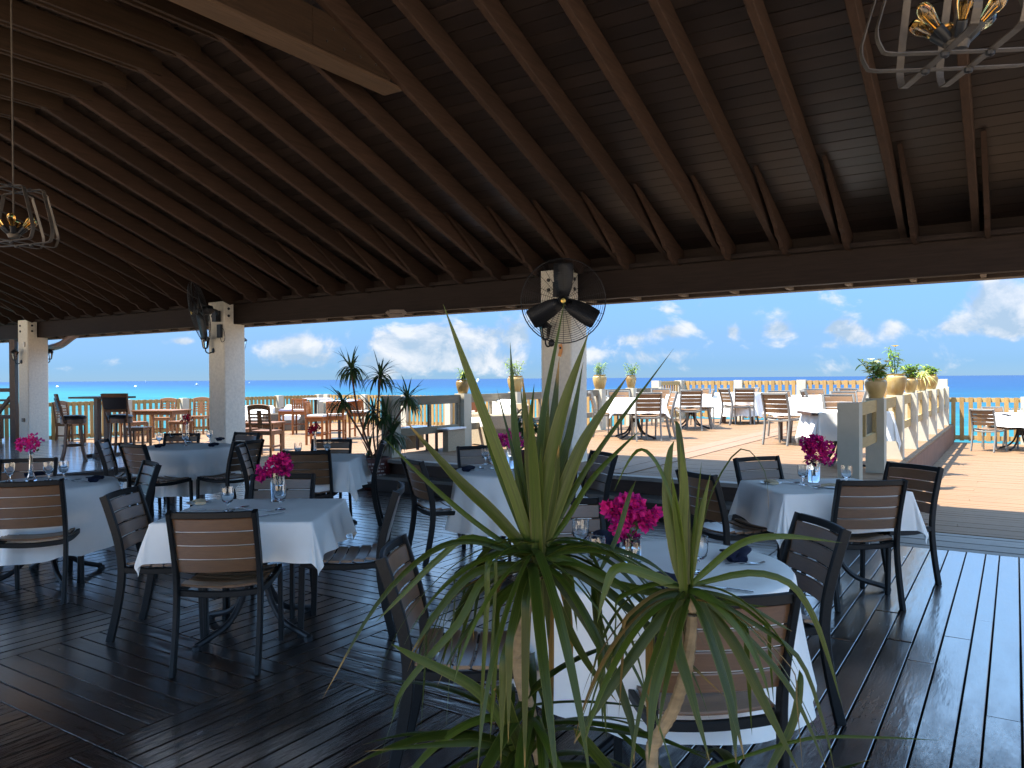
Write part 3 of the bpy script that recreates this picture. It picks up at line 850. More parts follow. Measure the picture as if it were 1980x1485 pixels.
def place_chair(kind_, lat, d, h, z, label, group):
    """lat, d: where the middle of the backrest's top rail stands; h: heading seen from the camera"""
    a = R(h)
    fx = RT * math.sin(a) + FW * math.cos(a)
    p = C(lat, d, z) + fx * .33
    if kind_ not in PROTO:
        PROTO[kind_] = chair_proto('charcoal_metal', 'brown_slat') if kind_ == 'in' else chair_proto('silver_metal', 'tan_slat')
        o = PROTO[kind_]; o.location = p; o.rotation_euler = (0, 0, hrot(h)); o['label'] = label; o['group'] = group
        return o
    return dup(PROTO[kind_], p, hrot(h), label, group)
GI = 'dark slatted chairs around the dining tables'
def ch(px, y, h, label, d=None):
    d = d or F * (EYE - .868) / (y - hor(px))
    return place_chair('in', (px - 990) / F * d, d, h, 0.0, label, GI)
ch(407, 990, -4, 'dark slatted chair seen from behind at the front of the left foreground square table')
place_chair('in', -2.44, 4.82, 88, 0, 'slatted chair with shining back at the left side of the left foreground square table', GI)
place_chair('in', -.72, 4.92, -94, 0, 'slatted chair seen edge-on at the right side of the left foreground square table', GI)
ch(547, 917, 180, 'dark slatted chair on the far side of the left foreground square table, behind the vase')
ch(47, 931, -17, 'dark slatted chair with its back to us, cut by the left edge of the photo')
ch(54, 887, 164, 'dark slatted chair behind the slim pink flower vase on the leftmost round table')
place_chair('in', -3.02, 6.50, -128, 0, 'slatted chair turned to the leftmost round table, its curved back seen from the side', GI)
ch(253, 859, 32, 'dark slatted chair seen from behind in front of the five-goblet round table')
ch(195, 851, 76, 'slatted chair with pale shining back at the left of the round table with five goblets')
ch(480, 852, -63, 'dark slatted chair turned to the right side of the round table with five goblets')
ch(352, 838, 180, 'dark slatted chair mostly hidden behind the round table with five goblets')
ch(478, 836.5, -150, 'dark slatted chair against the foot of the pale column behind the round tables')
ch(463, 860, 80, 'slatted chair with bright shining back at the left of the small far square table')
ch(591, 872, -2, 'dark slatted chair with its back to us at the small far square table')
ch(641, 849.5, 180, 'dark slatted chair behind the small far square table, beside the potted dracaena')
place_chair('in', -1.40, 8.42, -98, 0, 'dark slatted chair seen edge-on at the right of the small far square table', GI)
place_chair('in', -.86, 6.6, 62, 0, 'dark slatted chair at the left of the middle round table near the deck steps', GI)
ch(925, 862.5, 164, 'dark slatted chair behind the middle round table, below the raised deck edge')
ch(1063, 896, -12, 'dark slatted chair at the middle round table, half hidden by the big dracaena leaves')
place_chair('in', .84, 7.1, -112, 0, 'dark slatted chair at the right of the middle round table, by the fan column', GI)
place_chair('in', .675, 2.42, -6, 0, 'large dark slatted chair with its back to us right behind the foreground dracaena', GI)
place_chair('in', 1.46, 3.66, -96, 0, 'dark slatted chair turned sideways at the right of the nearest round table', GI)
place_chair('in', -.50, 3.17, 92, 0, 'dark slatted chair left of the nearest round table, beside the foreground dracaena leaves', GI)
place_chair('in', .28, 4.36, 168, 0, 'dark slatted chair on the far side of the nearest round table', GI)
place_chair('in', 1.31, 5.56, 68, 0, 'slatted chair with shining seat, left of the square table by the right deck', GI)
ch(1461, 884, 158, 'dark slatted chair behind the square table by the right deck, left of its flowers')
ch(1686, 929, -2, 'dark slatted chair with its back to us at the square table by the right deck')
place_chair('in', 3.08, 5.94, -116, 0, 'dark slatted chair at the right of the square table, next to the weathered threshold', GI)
# ------------------------------------------------------------------ tables
def iron_base(t, h, spread=.40, spin=0.0, legs=4):
    MB().tube([(0, 0, .30), (0, 0, h - .02)], .030, 10).obj('pedestal', 'iron', t, True)
    m = MB(); m.box((0, 0, h - .012), (.46, .06, .018)); m.box((0, 0, h - .014), (.06, .46, .018)); m.obj('spider', 'iron', t)
    for k in range(legs):
        a = spin + 2 * PI * k / legs + PI / 4
        ca, sa = math.cos(a), math.sin(a)
        pts = [(.03, .60), (.05, .48), (.075, .33), (.13, .19), (.23, .085), (spread - .05, .035), (spread, .022)]
        m = MB()
        m.tube(smooth([(r_ * ca, r_ * sa, z) for r_, z in pts], 4), .019, 8)
        m.lathe([(0, .028), (.026, .022), (.028, 0), (0, 0)], (spread * ca, spread * sa, 0), n=8)
        m.obj('leg', 'iron', t, True)
def wood_base(t, h, a):
    for sx_ in (-1, 1):
        for sy in (-1, 1):
            MB().sweep([(sx_ * a, sy * a, 0), (sx_ * a, sy * a, h - .02)], rect(.07, .07, .006), up=(1, 0, 0)).obj('leg', 'dark_wood', t)
TH_ = .735; CT = .742
def round_table(lat, d, r, label, base='iron', z=0.0):
    t = thing('round_table', label, 'table', C(lat, d, z), rnd.uniform(0, 1), 'dining tables under white cloths')
    MB().lathe([(0, TH_ - .03), (r - .01, TH_ - .03), (r, TH_ - .02), (r, TH_ - .006), (r - .006, TH_), (0, TH_)], n=40).obj('tabletop', 'dark_wood', t, True)
    iron_base(t, TH_ - .03) if base == 'iron' else wood_base(t, TH_ - .03, r * .62)
    return t
def square_table(lat, d, a, b_, h, label, z=0.0, base='iron', spin=0.0):
    t = thing('square_table', label, 'table', C(lat, d, z), hrot(h), 'dining tables under white cloths')
    MB().sweep([(0, 0, TH_ - .03), (0, 0, TH_)], rect(2 * a, 2 * b_, .02), up=(0, 1, 0)).obj('tabletop', 'dark_wood', t)
    iron_base(t, TH_ - .03, spread=.44, spin=spin) if base == 'iron' else wood_base(t, TH_ - .03, min(a, b_) * .8)
    return t
def round_cloth(lat, d, r, bot, label, folds=9, amp=.035, seed=1, z=0.0, flare=.09):
    rr = random.Random(seed)
    NA, NR, NS = 120, 6, 14
    ph = [rr.uniform(0, 6.28) for _ in range(4)]
    m = MB(); vs = []; fs = []
    vs.append((0, 0, CT + .003))
    rings = [r * (k + 1) / NR for k in range(NR)]
    for q in rings:
        for i in range(NA):
            a = 2 * PI * i / NA
            vs.append((q * math.cos(a), q * math.sin(a), CT + .003))
    drop = CT - bot
    for k in range(1, NS + 1):
        s = k / NS
        for i in range(NA):
            a = 2 * PI * i / NA
            w = math.sin(folds * a + ph[0] + .7 * math.sin(2 * a + ph[1])) + .45 * math.sin((folds * 2 - 3) * a + ph[2])
            amp_ = amp * min(1, s * 1.9) * (.55 + .45 * math.sin(3 * a + ph[3]))
            rad = r + .006 + .012 * min(1, s * 6) + flare * s ** 1.5 * .8 + amp_ * w * s ** .6
            zz = CT + .003 - drop * s - .006 * (1 - math.cos(min(s * 10, PI))) + (.02 * math.sin(2 * a + ph[2]) + .012 * w) * s
            if k == 1: zz = CT - .010; rad = r + .010
            vs.append((rad * math.cos(a), rad * math.sin(a), zz))
    for i in range(NA): fs.append((0, 1 + i, 1 + (i + 1) % NA))
    for k in range(NR + NS - 1):
        for i in range(NA):
            j = (i + 1) % NA
            fs.append((1 + k * NA + i, 1 + (k + 1) * NA + i, 1 + (k + 1) * NA + j, 1 + k * NA + j))
    m.add(vs, fs)
    o = m.obj('tablecloth', 'cloth', None, True, C(lat, d, z), rr.uniform(0, 6), angle=80)
    return tag(o, label, 'tablecloth', 'white tablecloths')
def square_cloth(lat, d, a, b_, h, over, label, seed=1, z=0.0, ripple=.022, angle_off=0.0, flare=.22):
    rr = random.Random(seed)
    n = 96
    A_, B_ = a + over, b_ + over
    vs = []; fs = []
    ph = [rr.uniform(0, 6.28) for _ in range(5)]
    ca, sa = math.cos(angle_off), math.sin(angle_off)
    for j in range(n + 1):
        for i in range(n + 1):
            x0 = (2 * i / n - 1) * A_; y0 = (2 * j / n - 1) * B_
            x = x0 * ca - y0 * sa; y = x0 * sa + y0 * ca
            qx = max(-a, min(a, x)); qy = max(-b_, min(b_, y))
            ex, ey = x - qx, y - qy
            e = math.hypot(ex, ey)
            if e < 1e-6:
                cr_ = sum(math.exp(-((x - a * q_) / .011) ** 2) for q_ in (-.36, .34)) + sum(math.exp(-((y - b_ * q_) / .011) ** 2) for q_ in (-.4, .3))
                vs.append((x, y, CT + .003 + .0015 * math.sin(x * 23 + ph[0]) * math.sin(y * 19 + ph[1]) + .0028 * min(1, cr_)))
            else:
                dx, dy = ex / e, ey / e
                corner = min(abs(ex), abs(ey)) / (e + 1e-6)
                al = (x * abs(dy) + y * abs(dx))
                w = math.sin(al * 17 + ph[2] + 2 * math.sin(al * 5 + ph[3])) * ripple * min(1, e / .12) * (1 - .9 * min(1, corner * 2)) * (e / over)
                thx = math.atan2(dy, dx)
                w += corner * .030 * math.sin(8 * thx + ph[4]) * e / over
                f_l = e * flare + .008 + w + corner * e * .12
                dn = e * math.sqrt(max(.05, 1 - flare * flare)) * (1 - corner * .06)
                k = min(1, e / .025)
                vs.append((qx + dx * f_l, qy + dy * f_l, CT + .003 - (dn * k + .25 * dn * (1 - k))))
    for j in range(n):
        for i in range(n):
            q = j * (n + 1) + i
            fs.append((q, q + 1, q + n + 2, q + n + 1))
    m = MB().add(vs, fs)
    o = m.obj('tablecloth', 'cloth', None, True, C(lat, d, z), hrot(h), angle=80)
    return tag(o, label, 'tablecloth', 'white tablecloths')
# T1 .. T7: the dining hall
round_table(-3.70, 6.15, .50, 'round table at the left edge carrying the slim vase with pink flowers')
round_cloth(-3.70, 6.15, .50, .25, 'long white tablecloth with deep folds on the leftmost round table', seed=3, amp=.055, folds=11)
square_table(-1.60, 4.83, .455, .43, 0, 'square table in the left foreground, on curved black iron legs', spin=.25)
square_cloth(-1.60, 4.83, .455, .43, 0, .225, 'white square tablecloth with pointed corners on the left foreground table', seed=5)
round_table(-4.0, 9.5, .56, 'round table on square dark legs set with five goblets, in front of the far columns', base='wood')
round_cloth(-4.0, 9.5, .56, .25, 'long pleated white tablecloth on the round table with five goblets', folds=14, amp=.048, seed=8)
square_table(-2.02, 8.06, .40, .40, 0, 'small square table near the potted dracaena, its cloth hanging in points')
square_cloth(-2.02, 8.06, .40, .40, 0, .30, 'white square tablecloth on the small table near the potted dracaena', seed=9)
round_table(.03, 6.83, .53, 'round table in the middle of the hall, below the raised deck steps')
round_cloth(.03, 6.83, .53, .27, 'long white tablecloth on the middle round table, partly behind dracaena leaves', folds=12, amp=.045, seed=12)
round_table(.62, 3.33, .55, 'nearest round table, standing right behind the foreground dracaena')
round_cloth(.62, 3.33, .55, .28, 'long white tablecloth on the nearest round table behind the dracaena', folds=8, amp=.02, seed=15)
square_table(2.28, 5.72, .46, .37, -6, 'square table beside the threshold to the right deck, with magenta flowers', spin=.4)
square_cloth(2.28, 5.72, .46, .37, -6, .27, 'white square tablecloth on the table beside the right deck threshold', seed=17)
# ------------------------------------------------------------------ tableware
TW = CT + .006
def goblet_mesh():
    m = MB()
    out = [(.0335, 0), (.0330, .003), (.012, .007), (.0055, .012), (.0045, .04), (.0065, .050), (.022, .058), (.034, .072), (.0385, .095), (.039, .125), (.0385, .150)]
    inn = [(.0368, .150), (.0372, .125), (.0362, .096), (.031, .076), (.018, .064), (0, .061)]
    # cut facets round the lower half of the bowl
    n = 24; vs = []; fs = []
    prof = [(0, 0)] + out + inn
    for k, (r, z) in enumerate(prof):
        for i in range(n):
            a = 2 * PI * i / n
            rr_ = r * (1 - (.055 if (i % 2 and .058 <= z <= .12 and k <= len(out)) else 0))
            vs.append((rr_ * math.cos(a), rr_ * math.sin(a), z))
    for k in range(len(prof) - 1):
        for i in range(n):
            j = (i + 1) % n
            fs.append((k * n + i, k * n + j, (k + 1) * n + j, (k + 1) * n + i))
    m.add(vs, fs)
    return m.mesh('goblet', 'clear_glass', True, 50)
gme = goblet_mesh()
def goblet(px, py, label, z=TW, s=1.0):
    o = link('goblet', gme, None, flo(px, py, z), rnd.uniform(0, 6)); o.scale = (s, s, s)
    return tag(o, label, 'goblet', 'cut-glass goblets on the tables')
def napkin(px, py, h, label, z=TW, L_=.19, s=1.0):
    m = MB()
    for (dx, dy, r1, r2) in ((0, 0, .030, .018), (.018, .028, .024, .015)):
        pts = smooth([(-L_ / 2 + dx, dy, .014), (-L_ / 4 + dx, dy + .006, .020), (0 + dx, dy, .022), (L_ / 4 + dx, dy - .006, .019), (L_ / 2 + dx, dy, .012)], 4)
        m.sweep(pts, [(r1 * math.cos(a) * (1 + .12 * math.sin(3 * a)), r2 * math.sin(a)) for a in [2 * PI * k / 12 for k in range(12)]])
    m.sweep(smooth([(L_ * .2, -.03, .03), (L_ * .42, -.01, .034), (L_ * .60, .02, .012)], 4), rect(.06, .008, .002))
    o = m.obj('napkin', 'navy_cloth', None, True, flo(px, py, z), hrot(h), angle=60)
    o.scale = (s, s, s)
    return tag(o, label, 'napkin', 'navy napkins laid on the tables')
def fork(px, py, h, label, z=TW):
    m = MB()
    m.sweep(smooth([(0, -.09, .004), (0, -.03, .009), (0, .02, .006)], 4), rect(.009, .0025), scl=None)
    m.sweep([(0, .018, .006), (0, .04, .004)], rect(.022, .002))
    for x in (-.009, -.003, .003, .009): m.sweep(smooth([(x, .038, .004), (x, .06, .003), (x, .085, .010)], 3), rect(.0028, .0022))
    return tag(m.obj('fork', 'steel', None, True, flo(px, py, z), hrot(h)), label, 'fork', 'cutlery on the tables')
def spoon(px, py, h, label, z=TW):
    m = MB()
    m.sweep(smooth([(0, -.09, .004), (0, -.03, .010), (0, .03, .006)], 4), rect(.009, .0025))
    vs = []; fs = []; n = 14
    for k in range(5):
        for i in range(n):
            a = 2 * PI * i / n; q = k / 4
            vs.append((.020 * q * math.cos(a), .058 + .030 * q * math.sin(a), .003 + .008 * q * q))
    for k in range(4):
        for i in range(n):
            j = (i + 1) % n
            fs.append((k * n + i, k * n + j, (k + 1) * n + j, (k + 1) * n + i))
    m.add(vs, fs)
    return tag(m.obj('spoon', 'steel', None, True, flo(px, py, z), hrot(h)), label, 'spoon', 'cutlery on the tables')
def knife(px, py, h, label, z=TW):
    m = MB()
    m.sweep([(0, -.11, .004), (0, -.01, .005)], rect(.012, .006, .002))
    m.sweep([(0, -.01, .005), (.001, .06, .003), (.002, .10, .003)], rect(.018, .002), scl=[.8, 1, .35])
    return tag(m.obj('knife', 'steel', None, True, flo(px, py, z), hrot(h)), label, 'knife', 'cutlery on the tables')
def side_plate(px, py, h, label, z=TW):
    t = thing('bread_plate', label, 'plate', flo(px, py, z), hrot(h), 'folded cream napkins on side plates')
    MB().lathe([(0, .002), (.05, .002), (.078, .012), (.08, .013), (.055, .004), (0, .005)], n=24).obj('plate', 'white_top', t, True)
    m = MB(); m.sweep(smooth([(-.07, 0, .014), (0, .01, .024), (.075, 0, .014)], 4), [(.034 * math.cos(a), .010 * math.sin(a)) for a in [2 * PI * k / 10 for k in range(10)]]); m.obj('folded_napkin', 'bread', t, True)
def vase(px, py, label, slim=False, z=TW, h=.19, r=.045):
    t = thing('vase', label, 'vase', flo(px, py, z), 0, 'flower vases on the tables')
    if slim:
        pr = [(0, 0), (.040, .0), (.042, .006), (.030, .03), (.017, .08), (.013, .15), (.014, .22), (.019, .262), (.016, .260), (.010, .22), (.009, .15), (.012, .08), (.022, .035), (0, .02)]
        MB().lathe(pr, n=20).obj('body', 'clear_glass', t, True)
    else:
        pr = [(0, 0), (r - .002, 0), (r, .003), (r, h - .002), (r - .002, h), (r - .004, h - .002), (r - .004, .012), (0, .011)]
        body = MB().lathe(pr, n=28).obj('body', 'clear_glass', t, True)
        MB().lathe([(0, .0125), (r - .0046, .0125), (r - .0046, h * .55), (0, h * .55)], n=28).obj('water', 'water_in_vase', body, True)
    return t
def bract(m, c, ax, s, rr):
    """three papery bracts round a point"""
    ax = ax.normalized()
    u = ax.cross(Vector((.3, .2, 1))).normalized(); w = ax.cross(u)
    a0 = rr.uniform(0, 6.28)
    for k in range(3):
        a = a0 + 2.094 * k
        d = u * math.cos(a) + w * math.sin(a)
        n_ = ax.cross(d)
        tip = c + d * s * 1.0 + ax * s * .85
        mid = c + d * s * .62 + ax * s * .35
        wd = s * .52
        m.add([c, mid + n_ * wd, tip, mid - n_ * wd, mid + ax * s * .12 - d * s * .08], [(0, 1, 4), (1, 2, 4), (2, 3, 4), (3, 0, 4)])
def bouquet(px, py, d, lobes, label, base, mats=('bract', 'bract_dark'), n=150, s=.020, seed=1, leaves=6):
    """lobes: (px, py, radius) of each bunch of blossom; base: where the stems enter the vase"""
    rr = random.Random(seed)
    org = base
    t = thing('bouquet', label, 'flowers', org, 0, 'bougainvillea sprays in vases')
    ms = {q: MB() for q in mats}
    tot_ = sum(q[2] ** 2 for q in lobes)
    st = MB(); lf = MB()
    for (lx, ly, lr) in lobes:
        c = pix(lx, ly, d + rr.uniform(-.02, .02)) - org
        rad = lr * d / F
        k = int(.8 * n * lr * lr / tot_)
        for q in range(k):
            v = Vector((rr.gauss(0, 1), rr.gauss(0, 1), rr.gauss(0, 1))).normalized()
            p = c + v * rad * rr.uniform(.45, 1.02)
            bract(ms[mats[0] if rr.random() < .6 else mats[-1]], p, v + Vector((rr.uniform(-.6, .6), rr.uniform(-.6, .6), rr.uniform(-.3, .7))), s * rr.uniform(.9, 1.5), rr)
        st.tube(smooth([(rr.uniform(-.008, .008), rr.uniform(-.008, .008), -.10), (0, 0, .0), c * .5 + Vector((0, 0, .01)), c], 4), .0022, 5)
    for q in range(leaves):
        c = Vector((rr.uniform(-.04, .04), rr.uniform(-.04, .04), rr.uniform(-.01, .07)))
        dv = Vector((rr.uniform(-1, 1), rr.uniform(-1, 1), rr.uniform(-.4, .6))).normalized()
        sd = dv.cross(UP).normalized()
        lf.add([c, c + dv * .022 + sd * .013, c + dv * .05 - UP * .008, c + dv * .022 - sd * .013], [(0, 1, 2), (0, 2, 3)])
    for q in mats: kind(ms[q].obj('blossoms', q, t), 'stuff')
    st.obj('stem', 'leaf_green', t)
    if leaves: kind(lf.obj('leaves', 'leaf_green', t), 'stuff')
    return t
def setdeco(px, py, lobes, vlabel, blabel, slim, mats, n, s, seed, h=.19, r=.045, z=TW, leaves=6):
    v = vase(px, py, vlabel, slim, z, h, r)
    base = v.location + UP * ((.26 if slim else h) - .02)
    d = Vector(v.location).dot(FW)
    bouquet(px, py, d, lobes, blabel, base, mats, n, s, seed, leaves)
setdeco(58, 931, [(45, 858, 13), (62, 853, 12), (58, 866, 9), (76, 856, 6), (40, 853, 8)], 'slim clear bud vase on the leftmost round table', 'pink bougainvillea in the slim vase on the leftmost round table', True, ('bract_pink', 'bract'), 90, .020, 21)
setdeco(535, 969, [(545, 893, 15), (530, 901, 18), (512, 910, 13), (500, 920, 8), (548, 905, 12)], 'clear cylinder vase on the left foreground square table', 'leaning spray of magenta bougainvillea on the left foreground square table', False, ('bract', 'bract_dark'), 190, .021, 22)
setdeco(362, 856, [(355, 809, 7), (363, 807, 7), (360, 814, 5)], 'slim clear bud vase among the five goblets', 'small dark red flowers in the slim vase among the five goblets', True, ('bract_red',), 50, .018, 23, leaves=0)
setdeco(608, 883, [(603, 831, 7), (611, 827, 7), (606, 836, 5)], 'slim clear bud vase on the small far square table', 'small dark red flowers on the small far square table', True, ('bract_red',), 50, .018, 24, leaves=0)
setdeco(988, 905, [(976, 852, 15), (990, 843, 13), (1000, 852, 12), (968, 847, 9), (985, 858, 10)], 'clear cylinder vase on the middle round table', 'round bunch of pink bougainvillea on the middle round table behind the leaves', False, ('bract_pink', 'bract_dark'), 120, .020, 25)
setdeco(1217, 1087, [(1205, 985, 25), (1222, 978, 20), (1180, 985, 14), (1250, 1005, 15), (1262, 993, 9), (1200, 1012, 18), (1195, 1030, 11), (1217, 1040, 10), (1228, 1000, 18)], 'clear cylinder vase on the nearest round table', 'big ragged bunch of magenta bougainvillea on the nearest round table', False, ('bract', 'bract_dark'), 330, .021, 26, h=.115, r=.047)
setdeco(1573, 932, [(1575, 858, 16), (1562, 862, 14), (1592, 864, 15), (1578, 878, 15), (1556, 855, 8), (1604, 880, 8), (1568, 888, 10), (1598, 890, 7)], 'clear cylinder vase on the square table by the right deck', 'bushy purple bougainvillea on the square table by the right deck', False, ('bract_dark', 'bract'), 300, .020, 27, h=.17)
goblet(17, 931, 'goblet left of the slim vase on the leftmost round table')
goblet(92, 929, 'tumbler-like goblet just right of the slim vase on the leftmost round table')
goblet(121, 927, 'rightmost goblet on the leftmost round table')
goblet(438, 990, 'goblet behind the spoon on the left foreground square table')
goblet(540, 985, 'goblet in front of the cylinder vase on the left foreground square table')
goblet(307, 861, 'first goblet from the left on the five-goblet round table')
goblet(332, 856, 'second goblet from the left on the five-goblet round table')
goblet(358, 862, 'goblet closest to the slim vase on the five-goblet round table')
goblet(381, 853, 'fourth goblet from the left on the five-goblet round table')
goblet(404, 854, 'rightmost goblet on the five-goblet round table')
goblet(575, 884, 'goblet left of the slim vase on the small far square table')
goblet(632, 880, 'goblet right of the slim vase on the small far square table')
goblet(938, 898, 'farther of the two goblets on the middle round table')
goblet(951, 906, 'nearer of the two goblets on the middle round table')
goblet(1121, 1068, 'goblet standing upright behind the spoon on the nearest round table')
goblet(1151, 1110, 'goblet closest to the magenta bunch, seen through leaves on the nearest round table')
goblet(1349, 1108, 'goblet right of the upright leaves on the nearest round table')
goblet(1552, 938, 'goblet left of the purple flowers on the square table by the right deck')
goblet(1636, 940, 'goblet right of the purple flowers on the square table by the right deck')
napkin(182, 929, 75, 'rolled navy napkin at the right rim of the leftmost round table')
napkin(66, 921, 90, 'navy napkin behind the slim vase on the leftmost round table')
napkin(307, 864, 80, 'navy napkin at the left of the five-goblet round table')
napkin(411, 862, 85, 'navy napkin at the right front of the five-goblet round table')
napkin(340, 852, 90, 'navy napkin at the back of the five-goblet round table')
napkin(424, 851, 80, 'navy napkin at the right back of the five-goblet round table')
napkin(903, 909, 100, 'navy napkin at the left of the middle round table')
napkin(972, 893, 90, 'navy napkin at the back of the middle round table')
napkin(1421, 1076, 110, 'plump navy napkin at the right rim of the nearest round table', s=1.15)
napkin(1165, 1050, 90, 'navy napkin at the back of the nearest round table', s=1.3)
napkin(1292, 1142, 85, 'navy napkin in front of the right dracaena crown on the nearest round table', s=1.3)
fork(1222, 1140, -35, 'fork at the front of the nearest round table')
knife(1398, 1140, -60, 'knife at the right front of the nearest round table')
spoon(1124, 1085, 140, 'dark-bowled spoon in front of the goblets on the nearest round table')
knife(1098, 1048, 140, 'knife at the left back of the nearest round table')
fork(1440, 1092, 85, 'fork below the plump napkin on the nearest round table')
spoon(455, 985, 40, 'spoon with its bowl up on the left foreground square table')
knife(475, 987, 120, 'dark-bladed knife behind the front chair on the left foreground square table')
fork(436, 992, 10, 'fork beside the goblet foot on the left foreground square table')
knife(521, 997, 35, 'shiny knife near the front edge of the left foreground square table')
fork(508, 990, 80, 'fork near the front edge of the left foreground square table')
knife(400, 988, 90, 'knife lying beside the cream napkin on the left foreground square table')
side_plate(382, 975, 60, 'cream folded napkin on a plate on the left foreground square table')
spoon(133, 930, 70, 'spoon on the leftmost round table')
fork(152, 932, -70, 'fork beside the navy napkin on the leftmost round table')
spoon(928, 906, 160, 'spoon on the middle round table')
knife(918, 910, 80, 'knife beside the napkin on the middle round table')
fork(990, 912, 10, 'fork at the front of the middle round table')
spoon(1524, 935, 110, 'spoon on the square table by the right deck')
knife(1590, 941, 100, 'knife on the square table by the right deck')
fork(1570, 944, 150, 'fork on the square table by the right deck')
side_plate(1490, 936, 90, 'cream folded napkin on a plate on the square table by the right deck')
side_plate(1607, 944, 40, 'folded napkin beside the right goblet on the square table by the right deck')
# ================================================================== OUTDOOR FURNITURE
GO = 'silver framed chairs with tan slats on the sunny decks'
def oc(lat, d, h, label, z=UZ): return place_chair('out', lat, d, h, z, label, GO)
oc(2.42, 13.7, 0, 'tan slatted chair seen from behind at the raised deck table nearest the fan column')
oc(1.50, 15.0, 90, 'tan slatted chair right beside the fan column on the raised deck')
oc(3.02, 14.4, -92, 'tan slatted chair seen edge-on, right of the raised deck table nearest the fan column')
oc(2.18, 15.9, 180, 'tan slatted chair behind the raised deck table nearest the fan column')
oc(3.75, 16.2, 0, 'tan slatted chair seen from behind in the middle of the raised deck')
oc(4.42, 17.0, -80, 'tan slatted chair turned left between two white tables of the raised deck')
oc(3.50, 18.3, 178, 'tan slatted chair near the corner where pot railing and tall fence meet')
oc(4.45, 18.4, 184, 'tan slatted chair directly in front of the tall fence, left of the round table')
oc(5.00, 18.35, 75, 'tan slatted chair at the left of the round table by the tall fence')
oc(5.52, 18.4, 12, 'tan slatted chair seen from behind at the round table by the tall fence')
oc(6.15, 19.5, -90, 'tan slatted chair seen edge-on at the right of the round table by the tall fence')
oc(4.30, 12.75, 48, 'tan slatted chair standing out on the open boards, turned to the wide white table')
oc(5.05, 14.7, 176, 'tan slatted chair behind the left half of the wide white table on the raised deck')
oc(5.62, 15.0, 100, 'tan slatted chair sideways behind the wide white table on the raised deck')
oc(6.45, 16.6, 180, 'tan slatted chair behind the farthest white table of the raised deck')
oc(5.80, 13.6, 182, 'tan slatted chair just left of the pot railing, above the near grey pillar')
oc(7.45, 17.4, 178, 'farthest tan slatted chair, next to the pots at the end of the raised deck')
oc(7.10, 16.4, 172, 'tan slatted chair second from the far end, left of the pots')
oc(6.46, 14.3, -85, 'tan slatted chair hidden behind the first big pot of the right railing')
oc(4.74, 11.3, 180, 'tan slatted chair behind the cloth-draped service table by the grey pillar')
oc(9.50, 15.7, 55, 'tan slatted chair at the left of the round table on the right deck', 0.0)
oc(10.42, 16.85, 184, 'tan slatted chair against the low fence behind the round table on the right deck', 0.0)
square_table(2.30, 14.55, .45, .45, 0, 'square table on the raised deck close to the fan column', z=UZ)
square_cloth(2.30, 14.55, .45, .45, 0, .27, 'sunlit white tablecloth on the raised deck table close to the fan column', seed=31, z=UZ)
square_table(3.98, 17.25, .45, .45, 0, 'square table in the middle of the raised deck near the left corner', z=UZ)
square_cloth(3.98, 17.25, .45, .45, 0, .26, 'sunlit white tablecloth in the middle of the raised deck near the left corner', seed=32, z=UZ)
round_table(5.58, 19.15, .55, 'round table in front of the tall picket fence', base='wood', z=UZ)
round_cloth(5.58, 19.15, .55, .18, 'long sunlit tablecloth on the round table in front of the tall picket fence', seed=33, z=UZ)
square_table(5.15, 13.6, .55, .45, 8, 'wide square table on the raised deck behind the chair on open boards', z=UZ, base='wood')
square_cloth(5.15, 13.6, .55, .45, 8, .28, 'sunlit white tablecloth with a hanging point on the wide raised deck table', seed=34, z=UZ)
square_table(6.20, 15.6, .45, .45, 0, 'farthest square table on the raised deck beside the pots', z=UZ)
square_cloth(6.20, 15.6, .45, .45, 0, .24, 'strip of sunlit tablecloth on the farthest table beside the pots', seed=35, z=UZ)
square_table(4.22, 9.95, .46, .34, 4, 'service table with a draped cloth behind the grey pillar', z=UZ - .06)
square_cloth(4.28, 9.95, .44, .345, 4, .36, 'white cloth draped low over the service table behind the grey pillar', seed=36, z=UZ - .056, flare=.12)
round_table(10.55, 16.1, .55, 'round table on the right deck, cut by the right edge of the photo')
round_cloth(10.55, 16.1, .55, .50, 'short white tablecloth on the round table of the right deck', folds=7, seed=37)
goblet(1955, 803.5, 'left goblet on the round table of the right deck')
goblet(1972, 804, 'right goblet on the round table of the right deck')
napkin(1944, 804, 90, 'navy napkin on the round table of the right deck')
